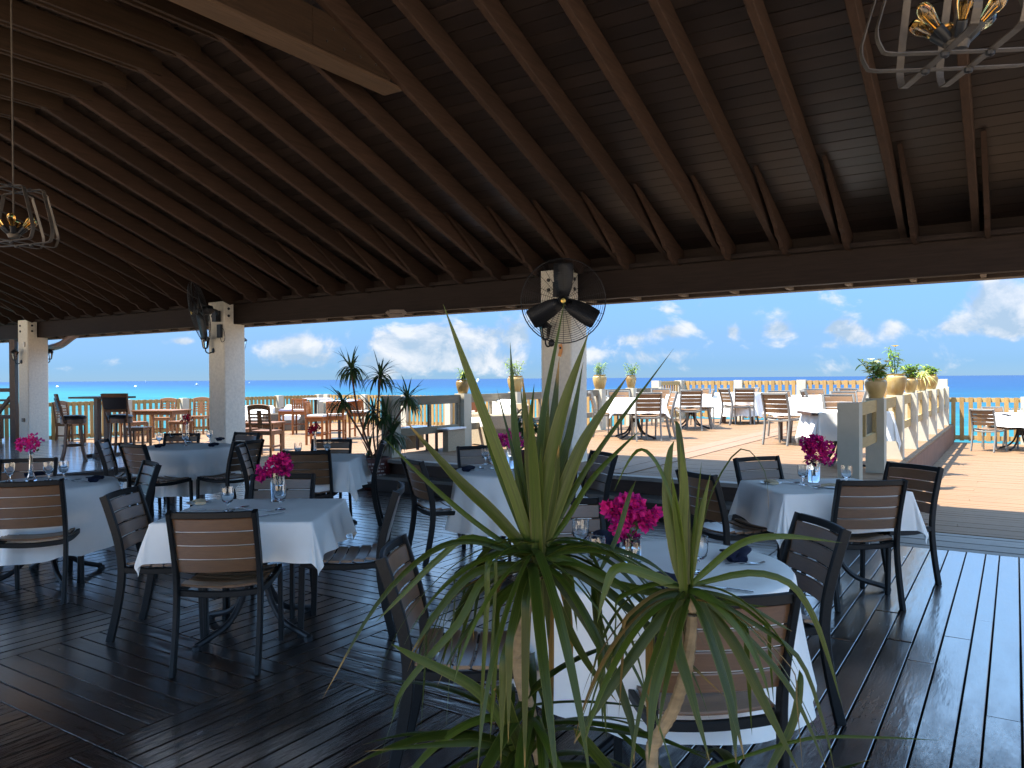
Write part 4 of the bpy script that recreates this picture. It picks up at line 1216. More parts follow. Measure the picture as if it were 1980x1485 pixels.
# dark bar stools and bar table on the side platform
def bar_stool():
    t = thing('bar_stool', 'x', 'bar stool')
    m = MB(); m.lathe([(0, .80), (.13, .805), (.195, .79), (.212, .765), (.205, .735), (0, .735)], n=24); m.obj('seat_cushion', 'leather', t, True)
    m = MB(); m.lathe([(0, .735), (.20, .735), (.205, .66), (.19, .655), (0, .66)], n=24); m.obj('apron', 'stool_wood', t, True)
    for k in range(4):
        a = PI / 4 + k * PI / 2
        pts = smooth([(.155 * math.cos(a), .155 * math.sin(a), .68), (.17 * math.cos(a), .17 * math.sin(a), .45), (.20 * math.cos(a), .20 * math.sin(a), .2), (.265 * math.cos(a), .265 * math.sin(a), 0)], 4)
        MB().sweep(pts, rect(.042, .036, .005), up=(math.cos(a), math.sin(a), 0)).obj('leg', 'stool_wood', t, True)
    m = MB(); m.tube([(.185 * math.cos(2 * PI * k / 24), .185 * math.sin(2 * PI * k / 24), .27) for k in range(24)], .014, 8, closed=True); m.obj('foot_ring', 'stool_wood', t, True)
    for s in (-1, 1):
        MB().sweep(smooth([(s * .165, -.14, .66), (s * .19, -.19, .88), (s * .215, -.255, 1.18)], 4), rect(.034, .03, .004), up=(1, 0, 0)).obj('back_post', 'stool_wood', t, True)
    xs = [.2 * (i / 4 - 1) for i in range(9)]
    MB().sweep([(x, -.248 - .03 * (1 - (x / .2) ** 2), 1.15) for x in xs], rect(.028, .07, .006), up=(0, -.3, 1)).obj('top_rail', 'stool_wood', t, True)
    MB().sweep([(x * .93, -.205 - .03 * (1 - (x / .2) ** 2), .88) for x in xs], rect(.026, .05, .006), up=(0, -.25, 1)).obj('lower_rail', 'stool_wood', t, True)
    MB().sweep([(x * .95, -.226 - .03 * (1 - (x / .2) ** 2), 1.01) for x in xs], rect(.034, .22, .010), up=(0, -.28, 1)).obj('back_pad', 'leather', t, True)
    return t
bs = bar_stool()
bs.location = C(-7.78, 13.75, .15); bs.rotation_euler = (0, 0, hrot(58)); bs['label'] = 'dark leather bar stool close to the far end column, its back turned half away'; bs['group'] = 'dark bar stools on the side platform'
dup(bs, C(-7.05, 13.95, .15), hrot(-6), 'dark leather bar stool seen straight from behind, right of the high bar table')
t = thing('bar_table', 'high dark bar table between the two leather bar stools', 'bar table', C(-7.66, 14.5, .15), hrot(20))
MB().box((0, 0, 1.10), (.95, .65, .035)).obj('tabletop', 'dark_wood', t)
for s in (-.12, .12): MB().box((s, 0, .56), (.09, .09, 1.04)).obj('post', 'dark_wood', t)
MB().box((0, 0, .30), (.16, .05, .04)).obj('stretcher', 'dark_wood', t)
for s in (-.12, .12): MB().box((s, 0, .03), (.07, .62, .055)).obj('foot', 'dark_wood', t)
# orange bar chairs
def bar_chair(back=True, cushion='cushion_white'):
    t = thing('bar_chair', 'x', 'bar chair')
    for sx_ in (-.19, .19):
        top = 1.02 if back else .64
        MB().sweep([(sx_, -.19, 0), (sx_, -.19, .66), (sx_, -.24, top)] if back else [(sx_, -.19, 0), (sx_, -.19, top)], rect(.05, .045, .004), up=(1, 0, 0)).obj('leg', 'orange_wood', t)
        MB().sweep([(sx_, .19, 0), (sx_, .19, .64)], rect(.05, .045, .004), up=(1, 0, 0)).obj('leg', 'orange_wood', t)
    m = MB()
    for s in (-.19, .19): m.box((0, s, .60), (.335, .03, .08)); m.box((s, 0, .60), (.03, .335, .08))
    m.obj('apron', 'orange_wood', t)
    m = MB()
    for s in (-.19, .19): m.box((s, 0, .22), (.03, .335, .035))
    m.box((0, .19, .28), (.335, .03, .035)); m.obj('stretcher', 'orange_wood', t)
    MB().box((0, 0, .653), (.44, .44, .024)).obj('seat', 'orange_wood', t)
    m = MB(); m.sweep([(0, -.19, .690), (0, .20, .690)], rect(.42, .05, .018)); m.obj('cushion', cushion, t, True)
    if back:
        m = MB()
        for k in range(5): m.box((-.13 + .065 * k, -.222, .86), (.060, .02, .27), rot=Matrix.Rotation(R(-8), 3, 'X'))
        m.box((0, -.238, 1.0), (.335, .026, .05), rot=Matrix.Rotation(R(-8), 3, 'X'))
        m.obj('back_panel', 'orange_wood', t)
    return t
bc = bar_chair(); bc.location = C(-6.08, 22.2, 0); bc.rotation_euler = (0, 0, hrot(-12)); bc['label'] = 'orange bar chair farther left, in front of a white bar table'; bc['group'] = 'orange wooden bar chairs on the side deck'
dup(bc, C(-4.72, 18.7, 0), hrot(92), 'orange bar chair nearest us, turned sideways above the dark red vase flowers')
dup(bc, C(-4.35, 19.2, 0), hrot(-4), 'orange bar chair seen from behind, left of the potted dracaena')
dup(bc, C(-4.15, 21.0, 0), hrot(10), 'orange bar chair partly behind the potted dracaena crowns')
dup(bc, C(-1.18, 20.2, 0), hrot(-20), 'orange bar chair seen through the grey railing below the small pots')
bc2 = bar_chair(False, 'cushion_lilac'); bc2.location = C(-6.45, 22.3, 0); bc2.rotation_euler = (0, 0, hrot(0)); bc2['label'] = 'backless orange bar stool with a lilac cushion'; bc2['group'] = 'orange wooden bar chairs on the side deck'
def high_table(lat, d, label):
    t = thing('high_table', label, 'bar table', C(lat, d, 0), hrot(5), 'white topped bar tables on the side deck')
    MB().sweep([(0, 0, .985), (0, 0, 1.01)], rect(.8, .8, .03), up=(0, 1, 0)).obj('tabletop', 'white_top', t)
    MB().tube([(0, 0, .02), (0, 0, .985)], .04, 10).obj('pedestal', 'iron', t, True)
    MB().lathe([(0, .025), (.26, .018), (.27, 0), (0, 0)], n=20).obj('base', 'iron', t, True)
high_table(-5.75, 22.7, 'thin white bar table behind the farther left orange bar chair')
high_table(-4.55, 20.4, 'thin white bar table behind the potted dracaena')
# slatted teak chairs and table
def teak_chair():
    t = thing('teak_chair', 'x', 'chair')
    for s in (-.22, .22):
        MB().sweep(smooth([(s, -.24, 0), (s, -.22, .45), (s, -.30, 1.0)], 4), rect(.045, .04, .005), up=(1, 0, 0)).obj('rear_leg', 'teak', t, True)
        MB().sweep([(s, .22, 0), (s, .22, .50)], rect(.045, .045, .004), up=(1, 0, 0)).obj('front_leg', 'teak', t)
    m = MB()
    m.box((0, .22, .47), (.4, .03, .06)); m.box((0, -.21, .47), (.4, .03, .06))
    for s in (-.22, .22): m.box((s, 0, .47), (.03, .40, .06))
    m.obj('apron', 'teak', t)
    for k in range(6): MB().box((0, -.19 + .078 * k, .515), (.47, .068, .02)).obj('seat_slat', 'teak', t)
    xs = [.235 * (i / 5 - 1) for i in range(11)]
    MB().sweep([(x, -.30, .985 + .035 * (1 - (x / .235) ** 2)) for x in xs], rect(.028, .10, .005), up=(0, -.15, 1)).obj('top_rail', 'teak', t, True)
    for k in range(4): MB().box((0, -.243 - .013 * k, .66 + .068 * k), (.40, .018, .034), rot=Matrix.Rotation(R(9), 3, 'X')).obj('back_slat', 'teak', t)
    MB().box((0, -.262, .76), (.09, .024, .36), rot=Matrix.Rotation(R(9), 3, 'X')).obj('splat', 'teak', t)
    m = MB()
    for s in (-.22, .22): m.box((s, 0, .2), (.03, .40, .035))
    m.box((0, 0, .2), (.41, .03, .03)); m.obj('stretcher', 'teak', t)
    return t
tc_ = teak_chair(); tc_.location = C(-5.05, 15.9, 0); tc_.rotation_euler = (0, 0, hrot(10)); tc_['label'] = 'brown slatted teak chair right of the pale column, seen from behind'; tc_['group'] = 'slatted teak chairs on the side deck'
dup(tc_, C(-9.85, 21.9, 0), hrot(184), 'honey coloured teak chair behind the teak table, left one')
dup(tc_, C(-9.15, 22.6, 0), hrot(178), 'honey coloured teak chair behind the teak table, right one')
dup(tc_, C(-9.55, 19.6, 0), hrot(35), 'teak chair in front of the teak table, half hidden by it')
dup(tc_, C(-11.1, 19.5, 0), hrot(100), 'teak chair in the gap between the far end column and the first bar stool')
dup(tc_, C(-5.75, 16.6, 0), hrot(120), 'teak chair cut by the right edge of the pale column')
def teak_table(lat, d, w, l, h, hd, label):
    t = thing('teak_table', label, 'table', C(lat, d, 0), hrot(hd), 'teak tables on the side deck')
    for k in range(6): MB().box((0, -l / 2 + l * (k + .5) / 6, h - .015), (w, l / 6 - .006, .03)).obj('top_slat', 'teak', t)
    m = MB(); m.box((0, l / 2 - .06, h - .075), (w - .2, .03, .09)); m.box((0, -l / 2 + .06, h - .075), (w - .2, .03, .09))
    for s in (-1, 1): m.box((s * (w / 2 - .07), 0, h - .075), (.03, l - .2, .09))
    m.obj('apron', 'teak', t)
    for sx_ in (-1, 1):
        for sy in (-1, 1): MB().box((sx_ * (w / 2 - .07), sy * (l / 2 - .06), (h - .03) / 2), (.07, .07, h - .03)).obj('leg', 'teak', t)
teak_table(-9.35, 20.7, 1.25, .85, .78, 12, 'sunlit teak table in front of the left side picket fence')
teak_table(-5.55, 17.3, .8, .6, .62, 10, 'small teak table behind the slatted chair by the pale column')
def teak_stool(lat, d, hd, label):
    t = thing('teak_stool', label, 'stool', C(lat, d, 0), hrot(hd), 'low teak stools on the side deck')
    for k in range(4): MB().box((0, -.15 + .1 * k, .54), (.46, .092, .024)).obj('seat_slat', 'teak', t)
    m = MB(); m.box((0, 0, .50), (.40, .36, .05)); m.obj('apron', 'teak', t)
    for sx_ in (-1, 1):
        for sy in (-1, 1): MB().box((sx_ * .19, sy * .15, .265), (.045, .045, .53)).obj('leg', 'teak', t)
teak_stool(-8.25, 19.3, 10, 'low teak stool at the right end of the teak table, behind the goblets')
teak_stool(-8.15, 16.9, 5, 'greyish low stool between the second bar stool and the teak table')
# wicker lounge pieces
def wicker_sofa(lat, d, z, hd, w, label, matn='wicker'):
    t = thing('wicker_sofa', label, 'sofa', C(lat, d, z), hrot(hd), 'wicker lounge seats with white cushions')
    MB().sweep([(0, -.38, .17), (0, .38, .17)], rect(w, .30, .02)).obj('base', matn, t)
    MB().sweep([(0, -.40, .36), (0, -.28, .36)], rect(w, .68, .03)).obj('back', matn, t)
    for s in (-1, 1): MB().sweep([(s * (w / 2 - .06), -.27, .28), (s * (w / 2 - .06), .38, .28)], rect(.12, .52, .03)).obj('arm', matn, t)
    n = max(1, round((w - .26) / .62)); q = (w - .26) / n
    for k in range(n):
        x = -(w - .26) / 2 + q * (k + .5)
        MB().sweep([(x, -.26, .39), (x, .38, .39)], rect(q - .015, .14, .045)).obj('seat_cushion', 'cushion_white', t, True)
        MB().sweep([(x, -.25, .60), (x, -.12, .58)], rect(q - .02, .34, .06)).obj('back_cushion', 'cushion_white', t, True)
wicker_sofa(-7.9, 23.8, 0, 200, 1.4, 'grey wicker sofa with white cushions just right of the pale column')
wicker_sofa(-6.85, 24.2, 0, 175, .85, 'wicker armchair with white cushions behind the lilac cushioned stool')
wicker_sofa(-.30, 13.4, UZ, 235, .9, 'pale wicker armchair with a white cushion behind the pink flowers', 'wicker_pale')
t = thing('wicker_table', 'low white topped table with pale wicker ends at the left of the raised deck', 'table', C(-1.28, 12.5, UZ), hrot(28))
MB().sweep([(0, 0, .335), (0, 0, .36)], rect(.95, .55, .02), up=(0, 1, 0)).obj('tabletop', 'white_top', t)
for s in (-1, 1): MB().box((s * .40, 0, .165), (.10, .50, .33)).obj('wicker_end', 'wicker_pale', t)
for s in (-.16, .02, .2): MB().box((s, -.2, .165), (.035, .035, .33)).obj('leg', 'dark_wood', t)
# dark wooden post and railing left of the far end column
t = thing('stair_railing', 'dark wooden railing with a tall post at the left edge beside the far end column', 'railing', C(-11.75, 18.3, .15), hrot(0))
MB().box((0, 0, 1.2), (.13, .13, 2.4)).obj('post', 'dark_wood', t)
MB().box((-1.0, 0, 1.21), (1.87, .08, .09)).obj('top_rail', 'dark_wood', t)
MB().box((-1.0, 0, .97), (1.87, .05, .05)).obj('mid_rail', 'dark_wood', t)
MB().sweep([(-.07, 0, 1.05), (-.42, 0, .62)], rect(.07, .09), up=(0, 1, 0)).obj('brace', 'dark_wood', t)
MB().box((-1.0, 0, .58), (1.87, .08, .09)).obj('low_rail', 'dark_wood', t)
for k in range(4): MB().box((-.32 - .42 * k, 0, .30), (.12, .04, .47)).obj('board', 'teak', t)
# ================================================================== FANS, LANTERNS, CHANDELIERS
def fan(c, target, wall, rad, label, spin=0.0):
    ax = (target - c).normalized()
    t = thing('wall_fan', label, 'fan', c, 0, 'black wall fans on the columns')
    q = ax.to_track_quat('Z', 'Y').to_matrix()
    def cr(r, z, n=40): return [q @ Vector((r * math.cos(2 * PI * k / n), r * math.sin(2 * PI * k / n), z)) for k in range(n)]
    m = MB()
    dome = lambda f: .13 * math.sqrt(max(0, 1 - (f * .96) ** 2))
    for k in range(1, 17):
        f = .18 + .82 * k / 16
        m.tube(cr(rad * f, dome(f) - .01), .0018, 4, closed=True)
    for k in range(12):
        a = 2 * PI * k / 12
        m.tube([q @ Vector((rad * f * math.cos(a), rad * f * math.sin(a), dome(f) - .01)) for f in (.14, .35, .6, .8, .92, 1.0)], .0028, 4)
    m.obj('front_guard', 'fan_black', t)
    m = MB()
    for k in range(1, 17):
        f = .18 + .82 * k / 16
        m.tube(cr(rad * f, -dome(f) - .03), .0018, 4, closed=True)
    for k in range(12):
        a = 2 * PI * k / 12 + .2
        m.tube([q @ Vector((rad * f * math.cos(a), rad * f * math.sin(a), -dome(f) - .03)) for f in (.14, .35, .6, .8, .92, 1.0)], .0028, 4)
    m.obj('rear_guard', 'fan_black', t)
    m = MB(); m.tube(cr(rad * 1.0, -.02), .008, 6, closed=True); m.obj('rim', 'fan_black', t, True)
    for k in range(3):
        a = spin + 2 * PI * k / 3
        vs = []
        for (r_, wl, wr) in ((.10, .07, .07), (.3, .11, .10), (.6, .13, .12), (.86, .13, .12), (.90, .11, .10)):
            for (w, zz) in ((-wl, .045), (0, .012), (wr, -.045)):
                p = Vector((rad * r_, w, zz * .9))
                p = Matrix.Rotation(a, 3, 'Z') @ p
                vs.append(q @ (p + Vector((0, 0, -.01))))
        fs = []
        for i in range(4):
            for j in range(2): fs.append((i * 3 + j, i * 3 + j + 1, (i + 1) * 3 + j + 1, (i + 1) * 3 + j))
        m = MB(); m.add(vs, fs); o = m.obj('blade', 'fan_black', t, True)
        so_ = o.modifiers.new('thickness', 'SOLIDIFY'); so_.thickness = .004
    MB().lathe([(0, .07), (.03, .065), (.055, .03), (.06, -.02), (0, -.02)], n=16, axis=q).obj('hub', 'fan_black', t, True)
    MB().lathe([(0, .125), (.028, .12), (.034, .105), (0, .10)], n=14, axis=q).obj('badge', 'brass', t, True)
    MB().lathe([(0, -.04), (.075, -.06), (.085, -.20), (.06, -.26), (0, -.27)], n=16, axis=q).obj('motor', 'fan_black', t, True)
    m = MB(); m.tube(smooth([q @ Vector((0, 0, -.24)), (q @ Vector((0, 0, -.34))) + UP * -.06, wall - c], 4), .022, 8)
    m.box(wall - c, (.12, .10, .20)); m.obj('wall_arm', 'fan_black', t)
    return t
camp = Vector((0, 0, EYE))
fc = pix(1090, 582, 9.75)
fan(fc, camp + UP * .3, Vector((-5.05, YC - .28, 2.72)), .53, 'big black guarded fan on the middle column, facing us', spin=PI / 2)
fc = pix(384, 603, 13.75)
fan(fc, fc + (RT * -.86 - FW * .45 - UP * .22), Vector((-12.20, YC - .28, 2.72)), .53, 'black guarded fan turned sideways on the column left of the first opening', spin=.4)
def lantern(p, out, label):
    """p: where the wall plate sits; out: direction away from the wall"""
    t = thing('wall_lantern', label, 'wall lantern', p, math.atan2(out.y, out.x), 'dark lanterns on the columns')
    MB().lathe([(0, .02), (.04, .018), (.05, 0)], n=12, axis=Matrix.Rotation(PI / 2, 3, 'Y')).obj('wall_plate', 'iron', t, True)
    m = MB(); m.tube(smooth([(.01, 0, -.02), (.08, 0, -.05), (.13, 0, -.02), (.14, 0, .03)], 4), .011, 6); m.obj('arm', 'iron', t, True)
    m = MB(); m.lathe([(.03, .03), (.045, .05), (.04, .055)], (.14, 0, 0), n=6)
    for k in range(6):
        a = 2 * PI * k / 6
        m.tube([(.14 + .045 * math.cos(a), .045 * math.sin(a), .05), (.14 + .075 * math.cos(a), .075 * math.sin(a), .21)], .005, 4)
    fr_ = m.obj('frame', 'iron', t)
    MB().lathe([(.042, .052), (.072, .209)], (.14, 0, 0), n=6).obj('glass_panes', 'lamp_glass', fr_)
    MB().lathe([(.095, .205), (.085, .225), (.03, .275), (.012, .29), (.012, .32), (0, .33)], (.14, 0, 0), n=6).obj('cap', 'iron', t)
lantern(Vector((CX[0] - .06, YC - .235, 2.02)), Vector((0, -1, 0)), 'dark lantern on the near face of the far end column')
lantern(Vector((CX[0] + .0, YC + .235, 2.05)), Vector((0, 1, 0)), 'dark lantern peeking out behind the far end column')
lantern(Vector((CX[1] - .08, YC - .235, 2.10)), Vector((-.3, -1, 0)), 'dark lantern below the sideways fan')
lantern(Vector((CX[1] - .02, YC + .235, 2.10)), Vector((-.1, 1, 0)), 'dark lantern peeking out to the right behind the pale column')
lantern(Vector((CX[2] - .06, YC - .235, 2.02)), Vector((-.1, -1, 0)), 'dark lantern below the big fan on the middle column')
t = thing('switch_box', 'dark switch box with a looped cable on the column by the sideways fan', 'switch box', (CX[1] + .14, YC - .255, 2.35))
MB().box((0, 0, .10), (.10, .05, .24)).obj('box', 'fan_black', t)
m = MB(); m.tube(smooth([(.03, -.02, .0), (.10, -.03, -.10), (.17, -.02, -.06), (.15, -.02, .10), (.04, -.02, .2)], 5), .006, 5); m.obj('cable', 'fan_black', t, True)
t = thing('hanging_tag', 'small orange tag hanging under the big fan on the middle column', 'tag', (CX[2] + .08, YC - .25, 2.0))
MB().sweep(smooth([(0, 0, 0), (.01, 0, -.08), (-.012, -.004, -.16)], 4), rect(.05, .012, .003), up=(0, 1, 0)).obj('tag', 'orange_plastic', t)
MB().box((.008, -.008, -.05), (.025, .008, .03)).obj('clip', 'fan_black', t)
tag(MB().box((CX[0] + .10, YC - .245, 2.42), (.06, .03, .11)).obj('sensor_box', 'white_plastic'), 'small white sensor box high on the far end column', 'sensor box')
tag(MB().box((CX[0] + .02, YC - .245, .66), (.10, .03, .09)).obj('socket_outlet', 'silver_metal'), 'grey socket outlet low on the far end column', 'socket')
def chandelier(c, rz, rod, label, r=.30, h=.38):
    t = thing('chandelier', label, 'chandelier', c, rz, 'metal strap chandeliers with amber bulbs')
    loop = [(-r * .62, h), (r * .62, h), (r * .74, h - .05), (r, .09), (r * .95, .02), (r * .80, 0), (-r * .80, 0), (-r * .95, .02), (-r, .09), (-r * .74, h - .05)]
    for ax in (0, 1):
        for s in (-.075, .075):
            P = [(x, s, z) if ax == 0 else (s, x, z) for x, z in loop]
            n = len(P)
            P2 = []
            for i in range(n):
                q0, q1, q2, q3 = (Vector(P[(i + e) % n]) for e in (-1, 0, 1, 2))
                for f in (0, .25, .5, .75):
                    cr_ = 0.5 * ((2 * q1) + (q2 - q0) * f + (2 * q0 - 5 * q1 + 4 * q2 - q3) * f * f + (3 * q1 - q0 - 3 * q2 + q3) * f ** 3)
                    P2.append(q1.lerp(q2, f).lerp(cr_, .55))
            MB().sweep(P2, rect(.004, .028), up=(0, 1, 0) if ax == 0 else (1, 0, 0), closed=True).obj('strap_loop', 'strap_metal', t)
    for sx_ in (-.075, .075):
        for sy in (-.075, .075):
            MB().lathe([(0, -.022), (.014, -.016), (.017, .004), (0, .006)], (sx_, sy, 0), n=10).obj('bolt', 'iron', t, True)
            MB().lathe([(0, h + .022), (.014, h + .016), (.017, h - .004), (0, h - .004)], (sx_, sy, 0), n=10).obj('bolt', 'iron', t, True)
    MB().lathe([(0, .03), (.035, .035), (.045, .06), (.03, .10), (.011, .12), (.006, .2), (.006, h + rod), (0, h + rod)], n=12).obj('rod', 'strap_metal', t, True)
    for k in range(6):
        a = 2 * PI * k / 6 + .3
        d = Vector((math.cos(a), math.sin(a), .95)).normalized()
        q = d.to_track_quat('Z', 'Y').to_matrix()
        b0 = Vector((.035 * math.cos(a), .035 * math.sin(a), .07))
        s = MB().lathe([(0, 0), (.017, 0), (.019, .055), (.017, .06), (0, .06)], b0, n=12, axis=q).obj('socket', 'fan_black', t, True)
        MB().lathe([(.012, .058), (.016, .075), (.026, .115), (.027, .135), (.020, .155), (0, .165)], b0, n=14, axis=q).obj('bulb', 'amber_glass', s, True)
        m = MB(); m.tube([b0 + q @ Vector((.006, 0, .06)), b0 + q @ Vector((.010, 0, .12)), b0 + q @ Vector((-.010, 0, .12)), b0 + q @ Vector((-.006, 0, .06))], .0012, 4); m.obj('filament', 'brass', s)
    return t
chandelier(pix(1852, 118, 2.75), R(28), 2.3, 'big strap metal chandelier with amber bulbs hanging into the top right corner', r=.30, h=.40)
chandelier(pix(30, 470, 5.55), R(12), 1.85, 'strap metal chandelier with amber bulbs at the left edge of the ceiling', r=.29, h=.38)
# ================================================================== POTS ON THE RAILINGS
def leafy(m, base, dirv, l, w, droop=.3, seg=3):
    dirv = dirv.normalized(); sd = dirv.cross(UP)
    if sd.length < .05: sd = Vector((1, 0, 0))
    sd.normalize(); vs = []
    for k in range(seg + 1):
        f = k / seg
        p = base + dirv * l * f - UP * droop * l * f * f
        ww = w * math.sin(PI * min(.98, .12 + .86 * f)) * .5
        vs += [p - sd * ww + UP * ww * .35, p, p + sd * ww + UP * ww * .35]
    fs = []
    for k in range(seg):
        for j in range(2): fs.append((k * 3 + j, k * 3 + j + 1, k * 3 + j + 4, k * 3 + j + 3))
    m.add(vs, fs)
def pot_plant(p, w, h, label, style, ph, seed, lean=(0, 0)):
    rr = random.Random(seed)
    t = thing('potted_plant', label, 'potted plant', p, rr.uniform(0, 6), 'glazed pots on the divider railings')
    r = w / 2
    pt = MB().lathe([(0, 0), (r * .62, 0), (r * .66, .01), (r * .86, h * .35), (r, h * .68), (r * .97, h * .84), (r * .80, h * .93), (r * .84, h * .965), (r * .88, h), (r * .76, h), (r * .72, h * .9), (0, h * .88)], n=28).obj('pot', 'pot_glaze', t, True)
    MB().lathe([(r * .74, h * .93), (r * .3, h * .955), (0, h * .95)], n=14).obj('soil', 'soil', pt)
    st = MB(); lf = MB(); l2 = MB(); fl = MB()
    ln = Vector((lean[0], lean[1], 0))
    if style == 'spider':
        for k in range(46):
            a = rr.uniform(0, 6.28); e = rr.uniform(.4, 1.3)
            d = Vector((math.cos(a) * math.cos(e), math.sin(a) * math.cos(e), math.sin(e)))
            leafy(l2 if k % 3 else lf, Vector((rr.uniform(-.03, .03), rr.uniform(-.03, .03), h * .93)), d, ph * rr.uniform(.8, 1.3), .022, rr.uniform(.5, 1.0), 5)
    else:
        ns = {'feather': 9, 'bush': 12, 'tall': 6, 'croton': 9}[style]
        for k in range(ns):
            a = rr.uniform(0, 6.28); sp_ = rr.uniform(.15, .75) * (.5 if style == 'tall' else 1)
            l = ph * rr.uniform(.55, 1.0)
            top = Vector((math.cos(a) * sp_ * l, math.sin(a) * sp_ * l, l * (1 - .3 * sp_))) + ln * l
            b0 = Vector((rr.uniform(-.4, .4) * r, rr.uniform(-.4, .4) * r, h * .9))
            pts = smooth([b0, b0 + top * .5 + UP * .1 * l, b0 + top], 4)
            st.tube(pts, .004, 5)
            nl = {'feather': 14, 'bush': 15, 'tall': 12, 'croton': 12}[style]
            for q in range(nl):
                f = .2 + .8 * q / nl
                bp = pts[min(len(pts) - 1, int(f * (len(pts) - 1)))]
                aa = rr.uniform(0, 6.28)
                d = Vector((math.cos(aa), math.sin(aa), rr.uniform(-.1, .7)))
                L_, W_ = {'feather': (.11, .020), 'bush': (.10, .034), 'tall': (.10, .032), 'croton': (.13, .045)}[style]
                leafy(lf if rr.random() < .6 else l2, bp, d, L_ * rr.uniform(.7, 1.2), W_, rr.uniform(.1, .7))
            if style in ('croton', 'tall') and k < (5 if style == 'croton' else 1):
                c = pts[-1] + UP * .02
                for q in range(6):
                    aa = q * PI / 3
                    leafy(fl, c, Vector((math.cos(aa), math.sin(aa), .5)), .055, .045, .1, 2)
    if st.v: st.obj('stem', 'leaf_mid', t)
    a_, b_ = {'feather': ('leaf_lime', 'leaf_mid'), 'bush': ('leaf_mid', 'leaf_lime'), 'tall': ('leaf_mid', 'leaf_lime'), 'croton': ('leaf_mid', 'leaf_cream'), 'spider': ('leaf_lime', 'leaf_cream')}[style]
    kind(lf.obj('leaves', a_, t), 'stuff'); kind(l2.obj('variegated_leaves', b_, t), 'stuff')
    if fl.v: kind(fl.obj('blossoms', 'petal_white' if style == 'croton' else 'petal_yellow', t), 'stuff')
lt = UZ + .89; rt_ = UZ + .87
pot_plant((-7.62, 10.25, lt), .23, .23, 'small glazed pot with a sparse sprig, leftmost on the grey railing', 'feather', .24, 41)
pot_plant((-7.62, 11.85, lt), .30, .29, 'glazed pot with a tall feathery shrub leaning right, left of the fan column', 'feather', .46, 42, (.30, .19))
pot_plant((-7.62, 15.25, lt), .31, .31, 'glazed pot with bright green sprays just right of the fan column', 'feather', .38, 43)
pot_plant((-7.62, 16.9, lt), .25, .30, 'narrow glazed pot with upright green sprays, last on the grey railing', 'feather', .40, 44)
pot_plant((-1.38, 9.98, rt_), .245, .235, 'nearest orange glazed pot with cream edged leaves and white flowers', 'croton', .32, 45)
pot_plant((-1.38, 11.73, rt_), .29, .29, 'olive glazed pot with a tall stem carrying one yellow flower', 'tall', .44, 46)
pot_plant((-1.38, 13.5, rt_), .21, .23, 'small glazed pot with dense bright green leaves, third along the right railing', 'bush', .30, 47)
pot_plant((-1.38, 15.25, rt_), .21, .23, 'small glazed pot with thin arching striped leaves', 'spider', .34, 48)
pot_plant((-1.38, 17.0, rt_), .26, .28, 'glazed pot farthest along the right railing with loose green leaves', 'bush', .26, 49)
# ================================================================== BOATS
def boat(px, py, d, l, hd, label, mast=0):
    t = thing('boat', label, 'boat', Vector(C((px - 990) / F * d, d, -3.2)), hrot(hd), 'white boats near the horizon')
    h = l * .09
    m = MB(); vs = []; fs = []
    for k in range(9):
        f = k / 8; w = l * .13 * (math.sin(PI * min(1, .18 + f * .82)) ** .7) + .01
        x = (f - .5) * l; zt = h * (1 + .35 * f * f)
        vs += [(x, -w * .6, -.2), (x, w * .6, -.2), (x + .03 * l * f, w, zt), (x + .03 * l * f, -w, zt)]
    for k in range(8):
        for j in range(4): fs.append((k * 4 + j, k * 4 + (j + 1) % 4, (k + 1) * 4 + (j + 1) % 4, (k + 1) * 4 + j))
    fs += [(0, 1, 2, 3), (32, 35, 34, 33)]
    m.add(vs, fs); m.obj('hull', 'boat_white', t)
    m = MB(); m.sweep([(-l * .28, 0, h + l * .03), (l * .15, 0, h + l * .03)], rect(l * .14, l * .07, l * .01)); m.sweep([(-l * .2, 0, h + l * .10), (l * .04, 0, h + l * .10)], rect(l * .11, l * .05, l * .01)); m.obj('cabin', 'boat_white', t)
    m = MB(); m.box((-l * .06, 0, h + l * .032), (l * .36, l * .145, l * .022)); m.obj('cabin_windows', 'leather', t)
    if mast: MB().tube([(0, 0, h), (0, 0, h + mast)], .12, 6).obj('mast', 'boat_white', t)
boat(924, 738, 1050, 24, 88, 'long white yacht on the sea beside the leftmost small pot')
boat(380, 745, 800, 8.5, 92, 'small white boat on the sea just left of the pale column', mast=2)
boat(482, 739, 1300, 7, 90, 'tiny white boat on the sea just right of the pale column')
boat(282, 738, 2300, 6, 90, 'tiny white boat on the horizon above the teak table', mast=9)
tag(MB().lathe([(0, -.4), (.9, -.2), (1.1, .5), (.5, 1.3), (0, 1.4)], n=10).obj('mooring_buoy', 'boat_white', None, True, C((111 - 990) / F * 640, 640, -3.1)), 'white mooring buoy left of the first bar stool', 'buoy', 'white mooring buoys')
tag(MB().lathe([(0, -.4), (.8, -.2), (1.0, .5), (.5, 1.2), (0, 1.3)], n=10).obj('mooring_buoy', 'boat_white', None, True, C((262 - 990) / F * 600, 600, -3.1)), 'white mooring buoy right of the second bar stool', 'buoy', 'white mooring buoys')
